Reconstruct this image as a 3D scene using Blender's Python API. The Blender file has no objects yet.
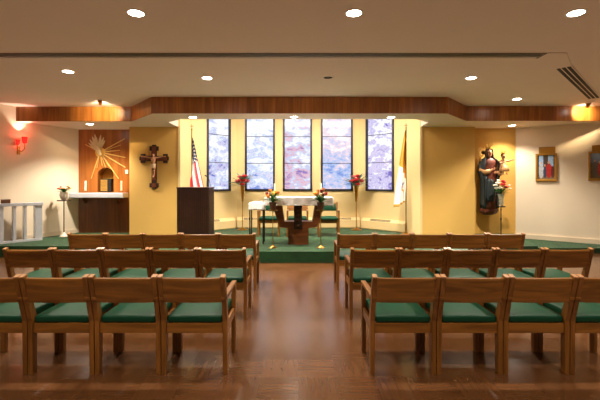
import bpy, bmesh, math, random
from mathutils import Vector, Matrix
random.seed(7)
S = bpy.context.scene
C = S.collection
PI = math.pi
EYE, F, U0, V0 = 1.57, 380.0, 298.0, 182.0
ZP = .22            # raised platform
ZS = 2.97           # soffit underside
ZC = 3.307          # ceiling

# ------------------------------------------------------------------ helpers
def px(u, v, d):
    return Vector(((u-U0)*d/F, d, EYE-(v-V0)*d/F))

class MB:
    def __init__(self):
        self.bm = bmesh.new()
    def _add(self, verts, faces, mi=0):
        vs = [self.bm.verts.new(v) for v in verts]
        out = []
        for f in faces:
            try:
                fc = self.bm.faces.new([vs[i] for i in f]); fc.material_index = mi; out.append(fc)
            except ValueError:
                pass
        return vs, out
    def box(self, x0, x1, y0, y1, z0, z1, bev=0, M=None, mi=0, seg=2):
        v = [(x0,y0,z0),(x1,y0,z0),(x1,y1,z0),(x0,y1,z0),(x0,y0,z1),(x1,y0,z1),(x1,y1,z1),(x0,y1,z1)]
        if M: v = [M @ Vector(p) for p in v]
        f = [(0,3,2,1),(4,5,6,7),(0,1,5,4),(1,2,6,5),(2,3,7,6),(3,0,4,7)]
        vs, fs = self._add(v, f, mi)
        if bev:
            es = list({e for fc in fs for e in fc.edges})
            r = bmesh.ops.bevel(self.bm, geom=es, offset=bev, segments=seg, affect='EDGES', profile=.5)
            for fc in r['faces']: fc.material_index = mi
        return self
    def prism(self, poly, z0, z1, mi=0):
        n = len(poly)
        v = [(p[0],p[1],z0) for p in poly] + [(p[0],p[1],z1) for p in poly]
        f = [tuple(reversed(range(n))), tuple(range(n,2*n))] + [(i,(i+1)%n,n+(i+1)%n,n+i) for i in range(n)]
        self._add(v, f, mi); return self
    def prism_xz(self, poly, y0, y1, mi=0):
        n = len(poly)
        v = [(p[0],y0,p[1]) for p in poly] + [(p[0],y1,p[1]) for p in poly]
        f = [tuple(range(n)), tuple(reversed(range(n,2*n)))] + [((i+1)%n,i,n+i,n+(i+1)%n) for i in range(n)]
        self._add(v, f, mi); return self
    def prism_yz(self, poly, x0, x1, bev=0):
        n = len(poly)
        v = [(x0,p[0],p[1]) for p in poly] + [(x1,p[0],p[1]) for p in poly]
        f = [tuple(reversed(range(n))), tuple(range(n,2*n))] + [(i,(i+1)%n,n+(i+1)%n,n+i) for i in range(n)]
        vs, fs = self._add(v, f)
        if bev:
            es = list({e for fc in fs for e in fc.edges})
            bmesh.ops.bevel(self.bm, geom=es, offset=bev, segments=2, affect='EDGES', profile=.5)
        return self
    def lathe(self, prof, seg=20, c=(0,0,0), mi=0, M=None, caps=True):
        v = []; f = []
        n = len(prof)
        for (r, z) in prof:
            for k in range(seg):
                a = 2*PI*k/seg
                p = Vector((c[0]+r*math.cos(a), c[1]+r*math.sin(a), c[2]+z))
                v.append(M @ p if M else p)
        for i in range(n-1):
            for k in range(seg):
                f.append((i*seg+k, i*seg+(k+1)%seg, (i+1)*seg+(k+1)%seg, (i+1)*seg+k))
        if caps: f.append(tuple(reversed(range(seg)))); f.append(tuple((n-1)*seg+k for k in range(seg)))
        self._add(v, f, mi); return self
    def tube(self, pts, rad, seg=8, mi=0):
        pts = [Vector(p) for p in pts]
        n = len(pts)
        rs = rad if isinstance(rad, (list,tuple)) else [rad]*n
        v = []; f = []
        up = Vector((0,0,1))
        for i, p in enumerate(pts):
            t = (pts[min(i+1,n-1)]-pts[max(i-1,0)]).normalized()
            a = t.cross(up)
            if a.length < .05: a = t.cross(Vector((0,1,0)))
            a.normalize(); b = a.cross(t).normalized()
            for k in range(seg):
                an = 2*PI*k/seg
                v.append(p + a*math.cos(an)*rs[i] + b*math.sin(an)*rs[i])
        for i in range(n-1):
            for k in range(seg):
                f.append((i*seg+k, (i+1)*seg+k, (i+1)*seg+(k+1)%seg, i*seg+(k+1)%seg))
        f.append(tuple(range(seg))); f.append(tuple(reversed([(n-1)*seg+k for k in range(seg)])))
        self._add(v, f, mi); return self
    def ball(self, c, r, seg=14, rings=9, mi=0, M=None):
        if not isinstance(r, (tuple,list)): r = (r,r,r)
        v = []; f = []
        for i in range(1, rings):
            th = PI*i/rings
            for k in range(seg):
                a = 2*PI*k/seg
                v.append(Vector((r[0]*math.sin(th)*math.cos(a), r[1]*math.sin(th)*math.sin(a), r[2]*math.cos(th))))
        v.append(Vector((0,0,r[2]))); v.append(Vector((0,0,-r[2])))
        if M: v = [M @ p for p in v]
        v = [Vector(c)+p for p in v]
        for i in range(rings-2):
            for k in range(seg):
                f.append((i*seg+k, (i+1)*seg+k, (i+1)*seg+(k+1)%seg, i*seg+(k+1)%seg))
        T = len(v)-2; B = len(v)-1
        for k in range(seg):
            f.append((T, k, (k+1)%seg)); f.append((B, (rings-2)*seg+(k+1)%seg, (rings-2)*seg+k))
        self._add(v, f, mi); return self
    def loft(self, rings, close=True, caps=True, mi=0):
        m = len(rings[0]); v = [p for r in rings for p in r]; f = []
        kk = m if close else m-1
        for i in range(len(rings)-1):
            for k in range(kk):
                f.append((i*m+k, i*m+(k+1)%m, (i+1)*m+(k+1)%m, (i+1)*m+k))
        if caps and close:
            f.append(tuple(reversed(range(m)))); f.append(tuple((len(rings)-1)*m+k for k in range(m)))
        self._add(v, f, mi); return self
    def leaf(self, base, d, up, L, W, bend=.3, n=6, mi=0):
        base = Vector(base); d = Vector(d).normalized(); up = Vector(up).normalized()
        side = d.cross(up).normalized()
        v = []; f = []
        for i in range(n+1):
            t = i/n
            w = W*math.sin(PI*min(1, .12+.88*t)) if t < 1 else 0.0005
            c = base + d*L*t + up*(bend*L*(t-t*t*1.6))
            v += [c-side*w*.5+up*w*.12, c, c+side*w*.5+up*w*.12]
        for i in range(n):
            a = 3*i
            f += [(a,a+1,a+4,a+3),(a+1,a+2,a+5,a+4)]
        self._add(v, f, mi); return self
    def seg_box(self, p0, p1, s0, s1, n0, n1, z0, z1, mi=0, bev=0):
        p0 = Vector((p0[0],p0[1],0)); e = Vector((p1[0],p1[1],0))-p0; e.normalize()
        n = Vector((-e.y, e.x, 0))
        M = Matrix.Translation(p0) @ Matrix(((e.x,n.x,0,0),(e.y,n.y,0,0),(0,0,1,0),(0,0,0,1)))
        return self.box(s0, s1, n0, n1, z0, z1, M=M, mi=mi, bev=bev)

def obj(name, mb, mat, parent=None, smooth=False, recalc=True, angle=None):
    me = bpy.data.meshes.new(name)
    if recalc: bmesh.ops.recalc_face_normals(mb.bm, faces=mb.bm.faces[:])
    mb.bm.to_mesh(me); mb.bm.free()
    for m in (mat if isinstance(mat, (list,tuple)) else [mat]): me.materials.append(m)
    if smooth:
        for p in me.polygons: p.use_smooth = True
        if angle is not None:
            me.set_sharp_from_angle(angle=math.radians(angle))
    o = bpy.data.objects.new(name, me); C.objects.link(o)
    if parent is not None: o.parent = parent
    return o
def tag(o, label, cat, group=None):
    o['label'] = label; o['category'] = cat
    if group: o['group'] = group
    return o
def thing(name, label, cat, loc=(0,0,0), rz=0, group=None):
    o = bpy.data.objects.new(name, None); C.objects.link(o)
    o.empty_display_size = .1
    o.location = loc; o.rotation_euler = (0,0,rz)
    return tag(o, label, cat, group)
def struct(name, mb, mat, parent=None, label=None, **kw):
    o = obj(name, mb, mat, parent, **kw)
    if parent is None: o['kind'] = 'structure'
    if label: o['label'] = label
    return o
def dup(root, loc, rz, label, group=None):
    r = root.copy(); C.objects.link(r); r.location = loc; r.rotation_euler = (0,0,rz)
    r['label'] = label
    if group: r['group'] = group
    for ch in list(root.children):
        c = ch.copy(); C.objects.link(c); c.parent = r
        for g in list(ch.children):
            k = g.copy(); C.objects.link(k); k.parent = c
    return r

# ------------------------------------------------------------------ materials
def srgb(r, g, b):
    f = lambda c: (c/255/12.92) if c/255 <= .04045 else ((c/255+.055)/1.055)**2.4
    return (f(r), f(g), f(b), 1)
def newmat(name):
    m = bpy.data.materials.new(name); m.use_nodes = True
    nt = m.node_tree
    return m, nt, nt.nodes['Principled BSDF']
def N(nt, t, **kw):
    n = nt.nodes.new(t)
    for k, v in kw.items(): setattr(n, k, v)
    return n
def mat(name, col, rough=.5, metal=0, var=.08, scale=30, bump=0, spec=.5, trans=0, emis=None, estr=0, coat=0):
    m, nt, b = newmat(name)
    tc = N(nt, 'ShaderNodeTexCoord'); no = N(nt, 'ShaderNodeTexNoise')
    no.inputs['Scale'].default_value = scale; no.inputs['Detail'].default_value = 4
    nt.links.new(tc.outputs['Object'], no.inputs['Vector'])
    mx = N(nt, 'ShaderNodeMix', data_type='RGBA')
    mx.inputs[6].default_value = tuple(c*(1-var) for c in col[:3])+(1,)
    mx.inputs[7].default_value = tuple(min(1, c*(1+var)) for c in col[:3])+(1,)
    nt.links.new(no.outputs['Fac'], mx.inputs[0]); nt.links.new(mx.outputs[2], b.inputs['Base Color'])
    b.inputs['Roughness'].default_value = rough; b.inputs['Metallic'].default_value = metal
    b.inputs['Specular IOR Level'].default_value = spec
    b.inputs['Transmission Weight'].default_value = trans
    b.inputs['Coat Weight'].default_value = coat
    if bump:
        bp = N(nt, 'ShaderNodeBump'); bp.inputs['Strength'].default_value = bump; bp.inputs['Distance'].default_value = .01
        nt.links.new(no.outputs['Fac'], bp.inputs['Height']); nt.links.new(bp.outputs['Normal'], b.inputs['Normal'])
    if emis:
        b.inputs['Emission Color'].default_value = emis; b.inputs['Emission Strength'].default_value = estr
    return m
def wood(name, c1, c2, axis='x', scale=9, rough=.38, planks=None, coat=0.0):
    """grain running along one axis; planks = width of vertical boards with their own tone"""
    m, nt, b = newmat(name)
    tc = N(nt, 'ShaderNodeTexCoord'); oi = N(nt, 'ShaderNodeObjectInfo')
    add = N(nt, 'ShaderNodeVectorMath', operation='ADD')
    sc = N(nt, 'ShaderNodeVectorMath', operation='SCALE'); sc.inputs['Scale'].default_value = 13.0
    comb = N(nt, 'ShaderNodeCombineXYZ')
    for i in range(3): nt.links.new(oi.outputs['Random'], comb.inputs[i])
    nt.links.new(comb.outputs[0], sc.inputs[0])
    nt.links.new(tc.outputs['Object'], add.inputs[0]); nt.links.new(sc.outputs[0], add.inputs[1])
    mp = N(nt, 'ShaderNodeMapping')
    s = {'x': (scale*.14, scale*1.6, scale*1.6), 'y': (scale*1.6, scale*.14, scale*1.6), 'z': (scale*1.6, scale*1.6, scale*.14)}[axis]
    mp.inputs['Scale'].default_value = s
    nt.links.new(add.outputs[0], mp.inputs['Vector'])
    no = N(nt, 'ShaderNodeTexNoise'); no.inputs['Scale'].default_value = 1; no.inputs['Detail'].default_value = 6
    no.inputs['Distortion'].default_value = 1.2
    nt.links.new(mp.outputs[0], no.inputs['Vector'])
    rp = N(nt, 'ShaderNodeValToRGB')
    rp.color_ramp.elements[0].position = .32; rp.color_ramp.elements[0].color = c1
    rp.color_ramp.elements[1].position = .68; rp.color_ramp.elements[1].color = c2
    nt.links.new(no.outputs['Fac'], rp.inputs['Fac'])
    out = rp.outputs['Color']
    if planks:
        sx = N(nt, 'ShaderNodeSeparateXYZ'); nt.links.new(tc.outputs['Object'], sx.inputs[0])
        sm = N(nt, 'ShaderNodeMath', operation='ADD'); nt.links.new(sx.outputs['X'], sm.inputs[0]); nt.links.new(sx.outputs['Y'], sm.inputs[1])
        dv = N(nt, 'ShaderNodeMath', operation='DIVIDE'); nt.links.new(sm.outputs[0], dv.inputs[0]); dv.inputs[1].default_value = planks
        fl = N(nt, 'ShaderNodeMath', operation='FLOOR'); nt.links.new(dv.outputs[0], fl.inputs[0])
        wn = N(nt, 'ShaderNodeTexWhiteNoise', noise_dimensions='1D'); nt.links.new(fl.outputs[0], wn.inputs['W'])
        mr = N(nt, 'ShaderNodeMapRange'); mr.inputs['To Min'].default_value = .78; mr.inputs['To Max'].default_value = 1.15
        nt.links.new(wn.outputs['Value'], mr.inputs['Value'])
        fr = N(nt, 'ShaderNodeMath', operation='FRACT'); nt.links.new(dv.outputs[0], fr.inputs[0])
        gt = N(nt, 'ShaderNodeMath', operation='GREATER_THAN'); gt.inputs[1].default_value = .05; nt.links.new(fr.outputs[0], gt.inputs[0])
        g2 = N(nt, 'ShaderNodeMapRange'); g2.inputs['To Min'].default_value = .6; nt.links.new(gt.outputs[0], g2.inputs['Value'])
        ml = N(nt, 'ShaderNodeMath', operation='MULTIPLY'); nt.links.new(mr.outputs[0], ml.inputs[0]); nt.links.new(g2.outputs[0], ml.inputs[1])
        vm = N(nt, 'ShaderNodeVectorMath', operation='SCALE'); nt.links.new(out, vm.inputs[0]); nt.links.new(ml.outputs[0], vm.inputs['Scale'])
        out = vm.outputs[0]
    nt.links.new(out, b.inputs['Base Color'])
    b.inputs['Roughness'].default_value = rough
    b.inputs['Coat Weight'].default_value = coat; b.inputs['Coat Roughness'].default_value = .15
    return m
def emit(name, col, st):
    m = bpy.data.materials.new(name); m.use_nodes = True; nt = m.node_tree
    nt.nodes.remove(nt.nodes['Principled BSDF'])
    e = N(nt, 'ShaderNodeEmission'); e.inputs['Color'].default_value = col; e.inputs['Strength'].default_value = st
    nt.links.new(e.outputs[0], nt.nodes['Material Output'].inputs['Surface']); return m

def carpet_mat():
    m, nt, b = newmat('green_carpet')
    tc = N(nt, 'ShaderNodeTexCoord')
    no = N(nt, 'ShaderNodeTexNoise'); no.inputs['Scale'].default_value = 90; no.inputs['Detail'].default_value = 5
    n2 = N(nt, 'ShaderNodeTexNoise'); n2.inputs['Scale'].default_value = 3
    nt.links.new(tc.outputs['Object'], no.inputs['Vector']); nt.links.new(tc.outputs['Object'], n2.inputs['Vector'])
    rp = N(nt, 'ShaderNodeValToRGB')
    rp.color_ramp.elements[0].position = .35; rp.color_ramp.elements[0].color = srgb(8,34,12)
    rp.color_ramp.elements[1].position = .7; rp.color_ramp.elements[1].color = srgb(32,92,40)
    mm = N(nt, 'ShaderNodeMath', operation='MULTIPLY_ADD'); mm.inputs[1].default_value = .75
    nt.links.new(no.outputs['Fac'], mm.inputs[0]); 
    m2 = N(nt, 'ShaderNodeMath', operation='MULTIPLY'); m2.inputs[1].default_value = .25; nt.links.new(n2.outputs['Fac'], m2.inputs[0])
    nt.links.new(m2.outputs[0], mm.inputs[2]); nt.links.new(mm.outputs[0], rp.inputs['Fac'])
    nt.links.new(rp.outputs['Color'], b.inputs['Base Color'])
    b.inputs['Roughness'].default_value = .95
    b.inputs['Sheen Weight'].default_value = .15; b.inputs['Sheen Roughness'].default_value = .4
    bp = N(nt, 'ShaderNodeBump'); bp.inputs['Strength'].default_value = .9; bp.inputs['Distance'].default_value = .02
    nt.links.new(no.outputs['Fac'], bp.inputs['Height']); nt.links.new(bp.outputs['Normal'], b.inputs['Normal'])
    return m
def floor_mat():
    m, nt, b = newmat('parquet_tile')
    tc = N(nt, 'ShaderNodeTexCoord')
    T = .305
    dv = N(nt, 'ShaderNodeVectorMath', operation='SCALE'); dv.inputs['Scale'].default_value = 1/T
    nt.links.new(tc.outputs['Object'], dv.inputs[0])
    fl = N(nt, 'ShaderNodeVectorMath', operation='FLOOR'); nt.links.new(dv.outputs[0], fl.inputs[0])
    fr = N(nt, 'ShaderNodeVectorMath', operation='FRACTION'); nt.links.new(dv.outputs[0], fr.inputs[0])
    wn = N(nt, 'ShaderNodeTexWhiteNoise', noise_dimensions='2D'); nt.links.new(fl.outputs[0], wn.inputs['Vector'])
    # grain: slats that run along x in one tile and along y in the next
    sf = N(nt, 'ShaderNodeSeparateXYZ'); nt.links.new(fl.outputs[0], sf.inputs[0])
    sm = N(nt, 'ShaderNodeMath', operation='ADD'); nt.links.new(sf.outputs['X'], sm.inputs[0]); nt.links.new(sf.outputs['Y'], sm.inputs[1])
    md = N(nt, 'ShaderNodeMath', operation='FLOORED_MODULO'); md.inputs[1].default_value = 2; nt.links.new(sm.outputs[0], md.inputs[0])
    mpa = N(nt, 'ShaderNodeMapping'); mpa.inputs['Scale'].default_value = (3,40,1)
    mpb = N(nt, 'ShaderNodeMapping'); mpb.inputs['Scale'].default_value = (40,3,1)
    off = N(nt, 'ShaderNodeVectorMath', operation='ADD'); nt.links.new(tc.outputs['Object'], off.inputs[0])
    so = N(nt, 'ShaderNodeVectorMath', operation='SCALE'); so.inputs['Scale'].default_value = 7; nt.links.new(wn.outputs['Color'], so.inputs[0])
    nt.links.new(so.outputs[0], off.inputs[1])
    nt.links.new(off.outputs[0], mpa.inputs['Vector']); nt.links.new(off.outputs[0], mpb.inputs['Vector'])
    mv = N(nt, 'ShaderNodeMix', data_type='VECTOR'); nt.links.new(md.outputs[0], mv.inputs[0])
    nt.links.new(mpa.outputs[0], mv.inputs[4]); nt.links.new(mpb.outputs[0], mv.inputs[5])
    no = N(nt, 'ShaderNodeTexNoise'); no.inputs['Scale'].default_value = 1; no.inputs['Detail'].default_value = 5
    nt.links.new(mv.outputs[1], no.inputs['Vector'])
    mix = N(nt, 'ShaderNodeMath', operation='MULTIPLY_ADD'); mix.inputs[1].default_value = .78
    w2 = N(nt, 'ShaderNodeMath', operation='MULTIPLY'); w2.inputs[1].default_value = .22; nt.links.new(wn.outputs['Value'], w2.inputs[0])
    nt.links.new(no.outputs['Fac'], mix.inputs[0]); nt.links.new(w2.outputs[0], mix.inputs[2])
    rp = N(nt, 'ShaderNodeValToRGB'); e = rp.color_ramp.elements
    e[0].position = .15; e[0].color = FLOOR_C[0]; e[1].position = .85; e[1].color = FLOOR_C[1]
    nt.links.new(mix.outputs[0], rp.inputs['Fac'])
    # seams
    ss = N(nt, 'ShaderNodeSeparateXYZ'); nt.links.new(fr.outputs[0], ss.inputs[0])
    mn = N(nt, 'ShaderNodeMath', operation='MINIMUM'); nt.links.new(ss.outputs['X'], mn.inputs[0]); nt.links.new(ss.outputs['Y'], mn.inputs[1])
    gt = N(nt, 'ShaderNodeMath', operation='GREATER_THAN'); gt.inputs[1].default_value = .012; nt.links.new(mn.outputs[0], gt.inputs[0])
    g2 = N(nt, 'ShaderNodeMapRange'); g2.inputs['To Min'].default_value = .82; nt.links.new(gt.outputs[0], g2.inputs['Value'])
    vm = N(nt, 'ShaderNodeVectorMath', operation='SCALE'); nt.links.new(rp.outputs['Color'], vm.inputs[0]); nt.links.new(g2.outputs[0], vm.inputs['Scale'])
    nt.links.new(vm.outputs[0], b.inputs['Base Color'])
    mr = N(nt, 'ShaderNodeMapRange'); mr.inputs['To Min'].default_value = .21; mr.inputs['To Max'].default_value = .25
    nt.links.new(wn.outputs['Value'], mr.inputs['Value']); nt.links.new(mr.outputs[0], b.inputs['Roughness'])
    b.inputs['Specular IOR Level'].default_value = .75
    bp = N(nt, 'ShaderNodeBump'); bp.inputs['Strength'].default_value = .03; bp.inputs['Distance'].default_value = .002
    nt.links.new(no.outputs['Fac'], bp.inputs['Height']); nt.links.new(bp.outputs['Normal'], b.inputs['Normal'])
    return m
FLOOR_C = (srgb(74,44,22), srgb(100,64,36))

def glass_mat(name, seed, stops, st):
    """daylit stained glass: streaky white, lavender and blue"""
    m = bpy.data.materials.new(name); m.use_nodes = True; nt = m.node_tree
    nt.nodes.remove(nt.nodes['Principled BSDF'])
    tc = N(nt, 'ShaderNodeTexCoord')
    mp = N(nt, 'ShaderNodeMapping'); mp.inputs['Scale'].default_value = (1.3, 1.3, 2.0); mp.inputs['Location'].default_value = (seed*3.1, seed*1.7, seed*.9)
    nt.links.new(tc.outputs['Object'], mp.inputs['Vector'])
    no = N(nt, 'ShaderNodeTexNoise'); no.inputs['Scale'].default_value = 1.7; no.inputs['Detail'].default_value = 7
    no.inputs['Roughness'].default_value = .6; no.inputs['Distortion'].default_value = .5
    nt.links.new(mp.outputs[0], no.inputs['Vector'])
    # more colour towards the sill
    sx = N(nt, 'ShaderNodeSeparateXYZ'); nt.links.new(tc.outputs['Object'], sx.inputs[0])
    mr = N(nt, 'ShaderNodeMapRange'); mr.inputs['From Min'].default_value = 1.3; mr.inputs['From Max'].default_value = 3.1
    mr.inputs['To Min'].default_value = .10; mr.inputs['To Max'].default_value = -.05
    nt.links.new(sx.outputs['Z'], mr.inputs['Value'])
    ad = N(nt, 'ShaderNodeMath', operation='ADD'); n2 = N(nt, 'ShaderNodeTexNoise'); n2.inputs['Scale'].default_value = 6; n2.inputs['Detail'].default_value = 5; n2.inputs['Distortion'].default_value = 1.0
    nt.links.new(mp.outputs[0], n2.inputs['Vector'])
    mf = N(nt, 'ShaderNodeMath', operation='MULTIPLY_ADD'); mf.inputs[1].default_value = .42; mf.inputs[2].default_value = -.20
    nt.links.new(n2.outputs['Fac'], mf.inputs[0])
    a0 = N(nt, 'ShaderNodeMath', operation='ADD'); nt.links.new(no.outputs['Fac'], a0.inputs[0]); nt.links.new(mf.outputs[0], a0.inputs[1])
    nt.links.new(a0.outputs[0], ad.inputs[0]); nt.links.new(mr.outputs[0], ad.inputs[1])
    rp = N(nt, 'ShaderNodeValToRGB'); cr = rp.color_ramp
    while len(cr.elements) < len(stops): cr.elements.new(.5)
    for el, (p, c) in zip(cr.elements, stops): el.position = p; el.color = c
    nt.links.new(ad.outputs[0], rp.inputs['Fac'])
    e = N(nt, 'ShaderNodeEmission'); e.inputs['Strength'].default_value = st
    nt.links.new(rp.outputs['Color'], e.inputs['Color'])
    g = N(nt, 'ShaderNodeBsdfGlossy'); g.inputs['Roughness'].default_value = .1
    ms = N(nt, 'ShaderNodeMixShader'); ms.inputs[0].default_value = .04
    nt.links.new(e.outputs[0], ms.inputs[1]); nt.links.new(g.outputs[0], ms.inputs[2])
    nt.links.new(ms.outputs[0], nt.nodes['Material Output'].inputs['Surface']); return m

def attr_mat(name, rough=.5):
    m, nt, b = newmat(name)
    a = N(nt, 'ShaderNodeVertexColor'); a.layer_name = 'paint'
    nt.links.new(a.outputs['Color'], b.inputs['Base Color']); b.inputs['Roughness'].default_value = rough
    return m

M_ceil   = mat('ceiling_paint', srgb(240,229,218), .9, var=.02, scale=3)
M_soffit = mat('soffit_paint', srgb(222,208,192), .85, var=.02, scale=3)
M_cream  = mat('cream_wall_paint', srgb(232,216,192), .8, var=.03, scale=2)
M_ochre  = mat('ochre_wall_paint', srgb(226,182,98), .8, var=.05, scale=2)
M_ochre2 = mat('ochre_textured_paint', srgb(220,170,84), .85, var=.12, scale=6, bump=.1)
M_bay    = mat('pale_yellow_paint', srgb(234,208,152), .8, var=.03, scale=2)
M_base   = mat('painted_baseboard', srgb(226,208,182), .55, var=.03)
M_fascia = wood('fascia_planks', srgb(142,84,32), srgb(188,122,58), 'z', 5, .32, planks=.085)
M_panel  = wood('tabernacle_panel_wood', srgb(146,84,32), srgb(180,112,50), 'z', 4, .3)
M_paneld = wood('dark_panel_wood', srgb(98,52,22), srgb(130,74,34), 'z', 4, .32)
M_oakx   = wood('chair_oak_across', srgb(98,58,15), srgb(144,94,36), 'x', 10, .36)
M_oaky   = wood('chair_oak_deep', srgb(98,58,15), srgb(144,94,36), 'y', 10, .36)
M_oakz   = wood('chair_oak_upright', srgb(98,58,15), srgb(140,90,34), 'z', 10, .36)
M_cap    = wood('oak_end_grain', srgb(146,100,60), srgb(176,128,82), 'z', 30, .4)
M_vinyl  = mat('green_vinyl', srgb(3,58,36), .5, var=.06, scale=60, bump=.03, spec=.25)
M_carpet = carpet_mat()
M_floor  = floor_mat()
M_ambo   = wood('dark_walnut', srgb(38,22,17), srgb(62,38,28), 'z', 8, .35, planks=.045)
M_ambot  = wood('dark_walnut_plain', srgb(42,24,18), srgb(62,38,28), 'x', 8, .35)
M_altar  = wood('altar_walnut', srgb(88,46,20), srgb(134,76,38), 'x', 6, .32)
M_dark   = mat('dark_carved_wood', srgb(34,22,16), .45)
M_gold   = mat('gold_leaf', srgb(228,180,86), .42, .55, .1)
M_frameg = mat('old_gold_frame', srgb(176,128,48), .45, .5, .15)
M_ray    = mat('pale_gold_ray', srgb(240,204,120), .45, .3, .05)
M_brass  = mat('aged_brass', srgb(190,140,70), .3, 1, .12)
M_bronze = mat('dark_bronze', srgb(70,50,34), .4, .7)
M_iron   = mat('dark_iron', srgb(38,30,26), .45, .5)
M_marble = mat('grey_white_marble', srgb(204,207,216), .28, var=.09, scale=7)
M_linen  = mat('white_linen', srgb(238,236,234), .9, var=.04, scale=80, bump=.15)
M_wax    = mat('candle_wax', srgb(246,236,214), .5, var=.02)
M_black  = mat('black_slot', srgb(14,12,10), .7)
M_frame  = mat('dark_window_frame', srgb(44,46,60), .4, .3)
M_grey   = mat('grey_slot_metal', srgb(126,116,104), .5, .4, .05)
M_heater = mat('heater_enamel', srgb(232,206,152), .45, var=.02)
M_slat   = mat('heater_grille', srgb(150,126,84), .5, .2)
M_trim   = mat('white_trim_ring', srgb(240,236,228), .4, var=.01)
M_lamp   = emit('lamp_lens', (1,.93,.82,1), 30)
M_leaf   = mat('leaf_green', srgb(44,104,42), .5, var=.3, scale=40)
M_leafb  = mat('blue_green_leaf', srgb(112,156,146), .5, var=.25, scale=40)
M_stem   = mat('stem_green', srgb(64,104,48), .55)
M_red    = mat('red_petal', srgb(196,34,40), .55, var=.25, scale=60)
M_pink   = mat('pink_petal', srgb(216,84,92), .55, var=.25, scale=60)
M_orange = mat('orange_petal', srgb(236,140,40), .55, var=.25, scale=60)
M_yellow = mat('yellow_petal', srgb(240,196,70), .55, var=.2, scale=60)
M_maroon = mat('maroon_petal', srgb(128,34,34), .55, var=.25, scale=60)
M_white  = mat('white_petal', srgb(240,234,222), .55, var=.06, scale=60)
M_pot    = mat('brown_pot', srgb(74,46,30), .4)
M_ceram  = mat('pale_ceramic', srgb(226,214,198), .3)
M_vase   = mat('clear_glass', srgb(225,235,232), .06, trans=.85, var=.01)
M_flesh  = mat('painted_flesh', srgb(200,144,104), .5)
M_robe   = mat('dark_teal_robe', srgb(36,46,48), .5, var=.4, scale=14)
M_gown   = mat('deep_red_gown', srgb(112,54,36), .5, var=.45, scale=16)
M_sleeve = mat('cream_sleeve', srgb(190,142,92), .5, var=.15)
M_hair   = mat('brown_hair', srgb(84,52,30), .6, var=.2)
M_plinth = mat('red_marbled_plinth', srgb(116,56,42), .45, var=.5, scale=22)
M_eye    = mat('painted_eye', srgb(36,24,18), .3)
M_lip    = mat('painted_lip', srgb(158,70,60), .45)
M_loin   = mat('pale_loincloth', srgb(226,196,160), .7)
M_cross  = mat('dark_painted_cross', srgb(62,34,24), .5, var=.3, scale=20)
M_cross2 = mat('brick_red_cross_field', srgb(122,62,36), .5, var=.25, scale=20)
M_cup    = mat('red_glass_cup', srgb(220,20,16), .15, var=.02, emis=(1,.03,.02,1), estr=.7)
M_wire   = mat('white_plastic', srgb(236,226,206), .5, var=.01)
M_box    = wood('small_box_wood', srgb(96,60,40), srgb(120,80,56), 'x', 12, .5)

# ------------------------------------------------------------------ the room
# plan of the walls
TL = (-5.92, 10.15)      # corner left wall / wood panel
LW = [(-5.86,10.15), (-6.50,8.75), (-7.5,6.3), (-7.5,-3.2)]
RW = [(5.66,9.95), (7.22,8.76), (8.2,8.0), (8.2,-3.2)]
BL, BCL, BCR, BR = (-2.93,10.06), (-1.80,11.20), (1.82,11.20), (2.93,10.06)

m = MB().box(-8.4, 8.4, -3.3, 11.6, -.1, 0); struct('floor', m, M_floor)
pl = [(-6.60,8.00),(-3.75,8.00),(-3.2,7.38),(3.2,7.38),(3.75,8.00),(5.05,8.00),(5.70,9.97),(5.70,10.05),(2.96,10.05),(2.96,10.1),(1.86,11.24),(-1.84,11.24),(-2.96,10.1),(-2.96,10.2),(-5.94,10.2)]
m = MB().prism(pl, 0, ZP)
struct('floor_platform', m, M_carpet, label='green carpeted platform one step above the brown floor')
ZW = .115
m = MB().prism([(5.05,8.36),(7.8,8.36),(7.3,8.75),(5.72,9.95),(5.66,9.8)], 0, ZW)
struct('floor_platform_wing', m, M_carpet, label='lower green carpeted strip along the right wall')
m = MB().box(-8.4, 8.4, -3.3, 8.38, ZC, ZC+.1).box(-8.4, -3.2, 8.38, 11.6, ZC, ZC+.1).box(3.25, 8.4, 8.38, 11.6, ZC, ZC+.1)
struct('ceiling', m, M_ceil)

def wallseg(name, p0, p1, z0, z1, material, t=.12, holes=(), ext0=0, ext1=0):
    L = (Vector(p1)-Vector(p0)).length
    m = MB()
    xs = -ext0
    for (s0, s1, h0, h1) in holes:
        m.seg_box(p0, p1, xs, s0, 0, t, z0, z1)
        m.seg_box(p0, p1, s0, s1, 0, t, z0, h0); m.seg_box(p0, p1, s0, s1, 0, t, h1, z1)
        xs = s1
    m.seg_box(p0, p1, xs, L+ext1, 0, t, z0, z1)
    return struct(name, m, material)
# left walls run towards the camera on the left: order so that the outside is at +n
m = MB()
for a, b in ((LW[3],LW[2]),(LW[2],LW[1]),(LW[1],LW[0])):
    L = (Vector(a)-Vector(b)).length
    m.seg_box(a, b, -.05, L+.03, 0, .12, 0, ZC)
struct('wall_left', m, M_cream)
m = MB()
for a, b in zip(RW[:-1], RW[1:]):
    L = (Vector(a)-Vector(b)).length
    m.seg_box(a, b, -.03, L+.05, 0, .12, 0, ZC)
struct('wall_right', m, M_cream)
struct('wall_rear', MB().box(-7.7, 8.4, -3.35, -3.2, 0, ZC), M_cream)
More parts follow.
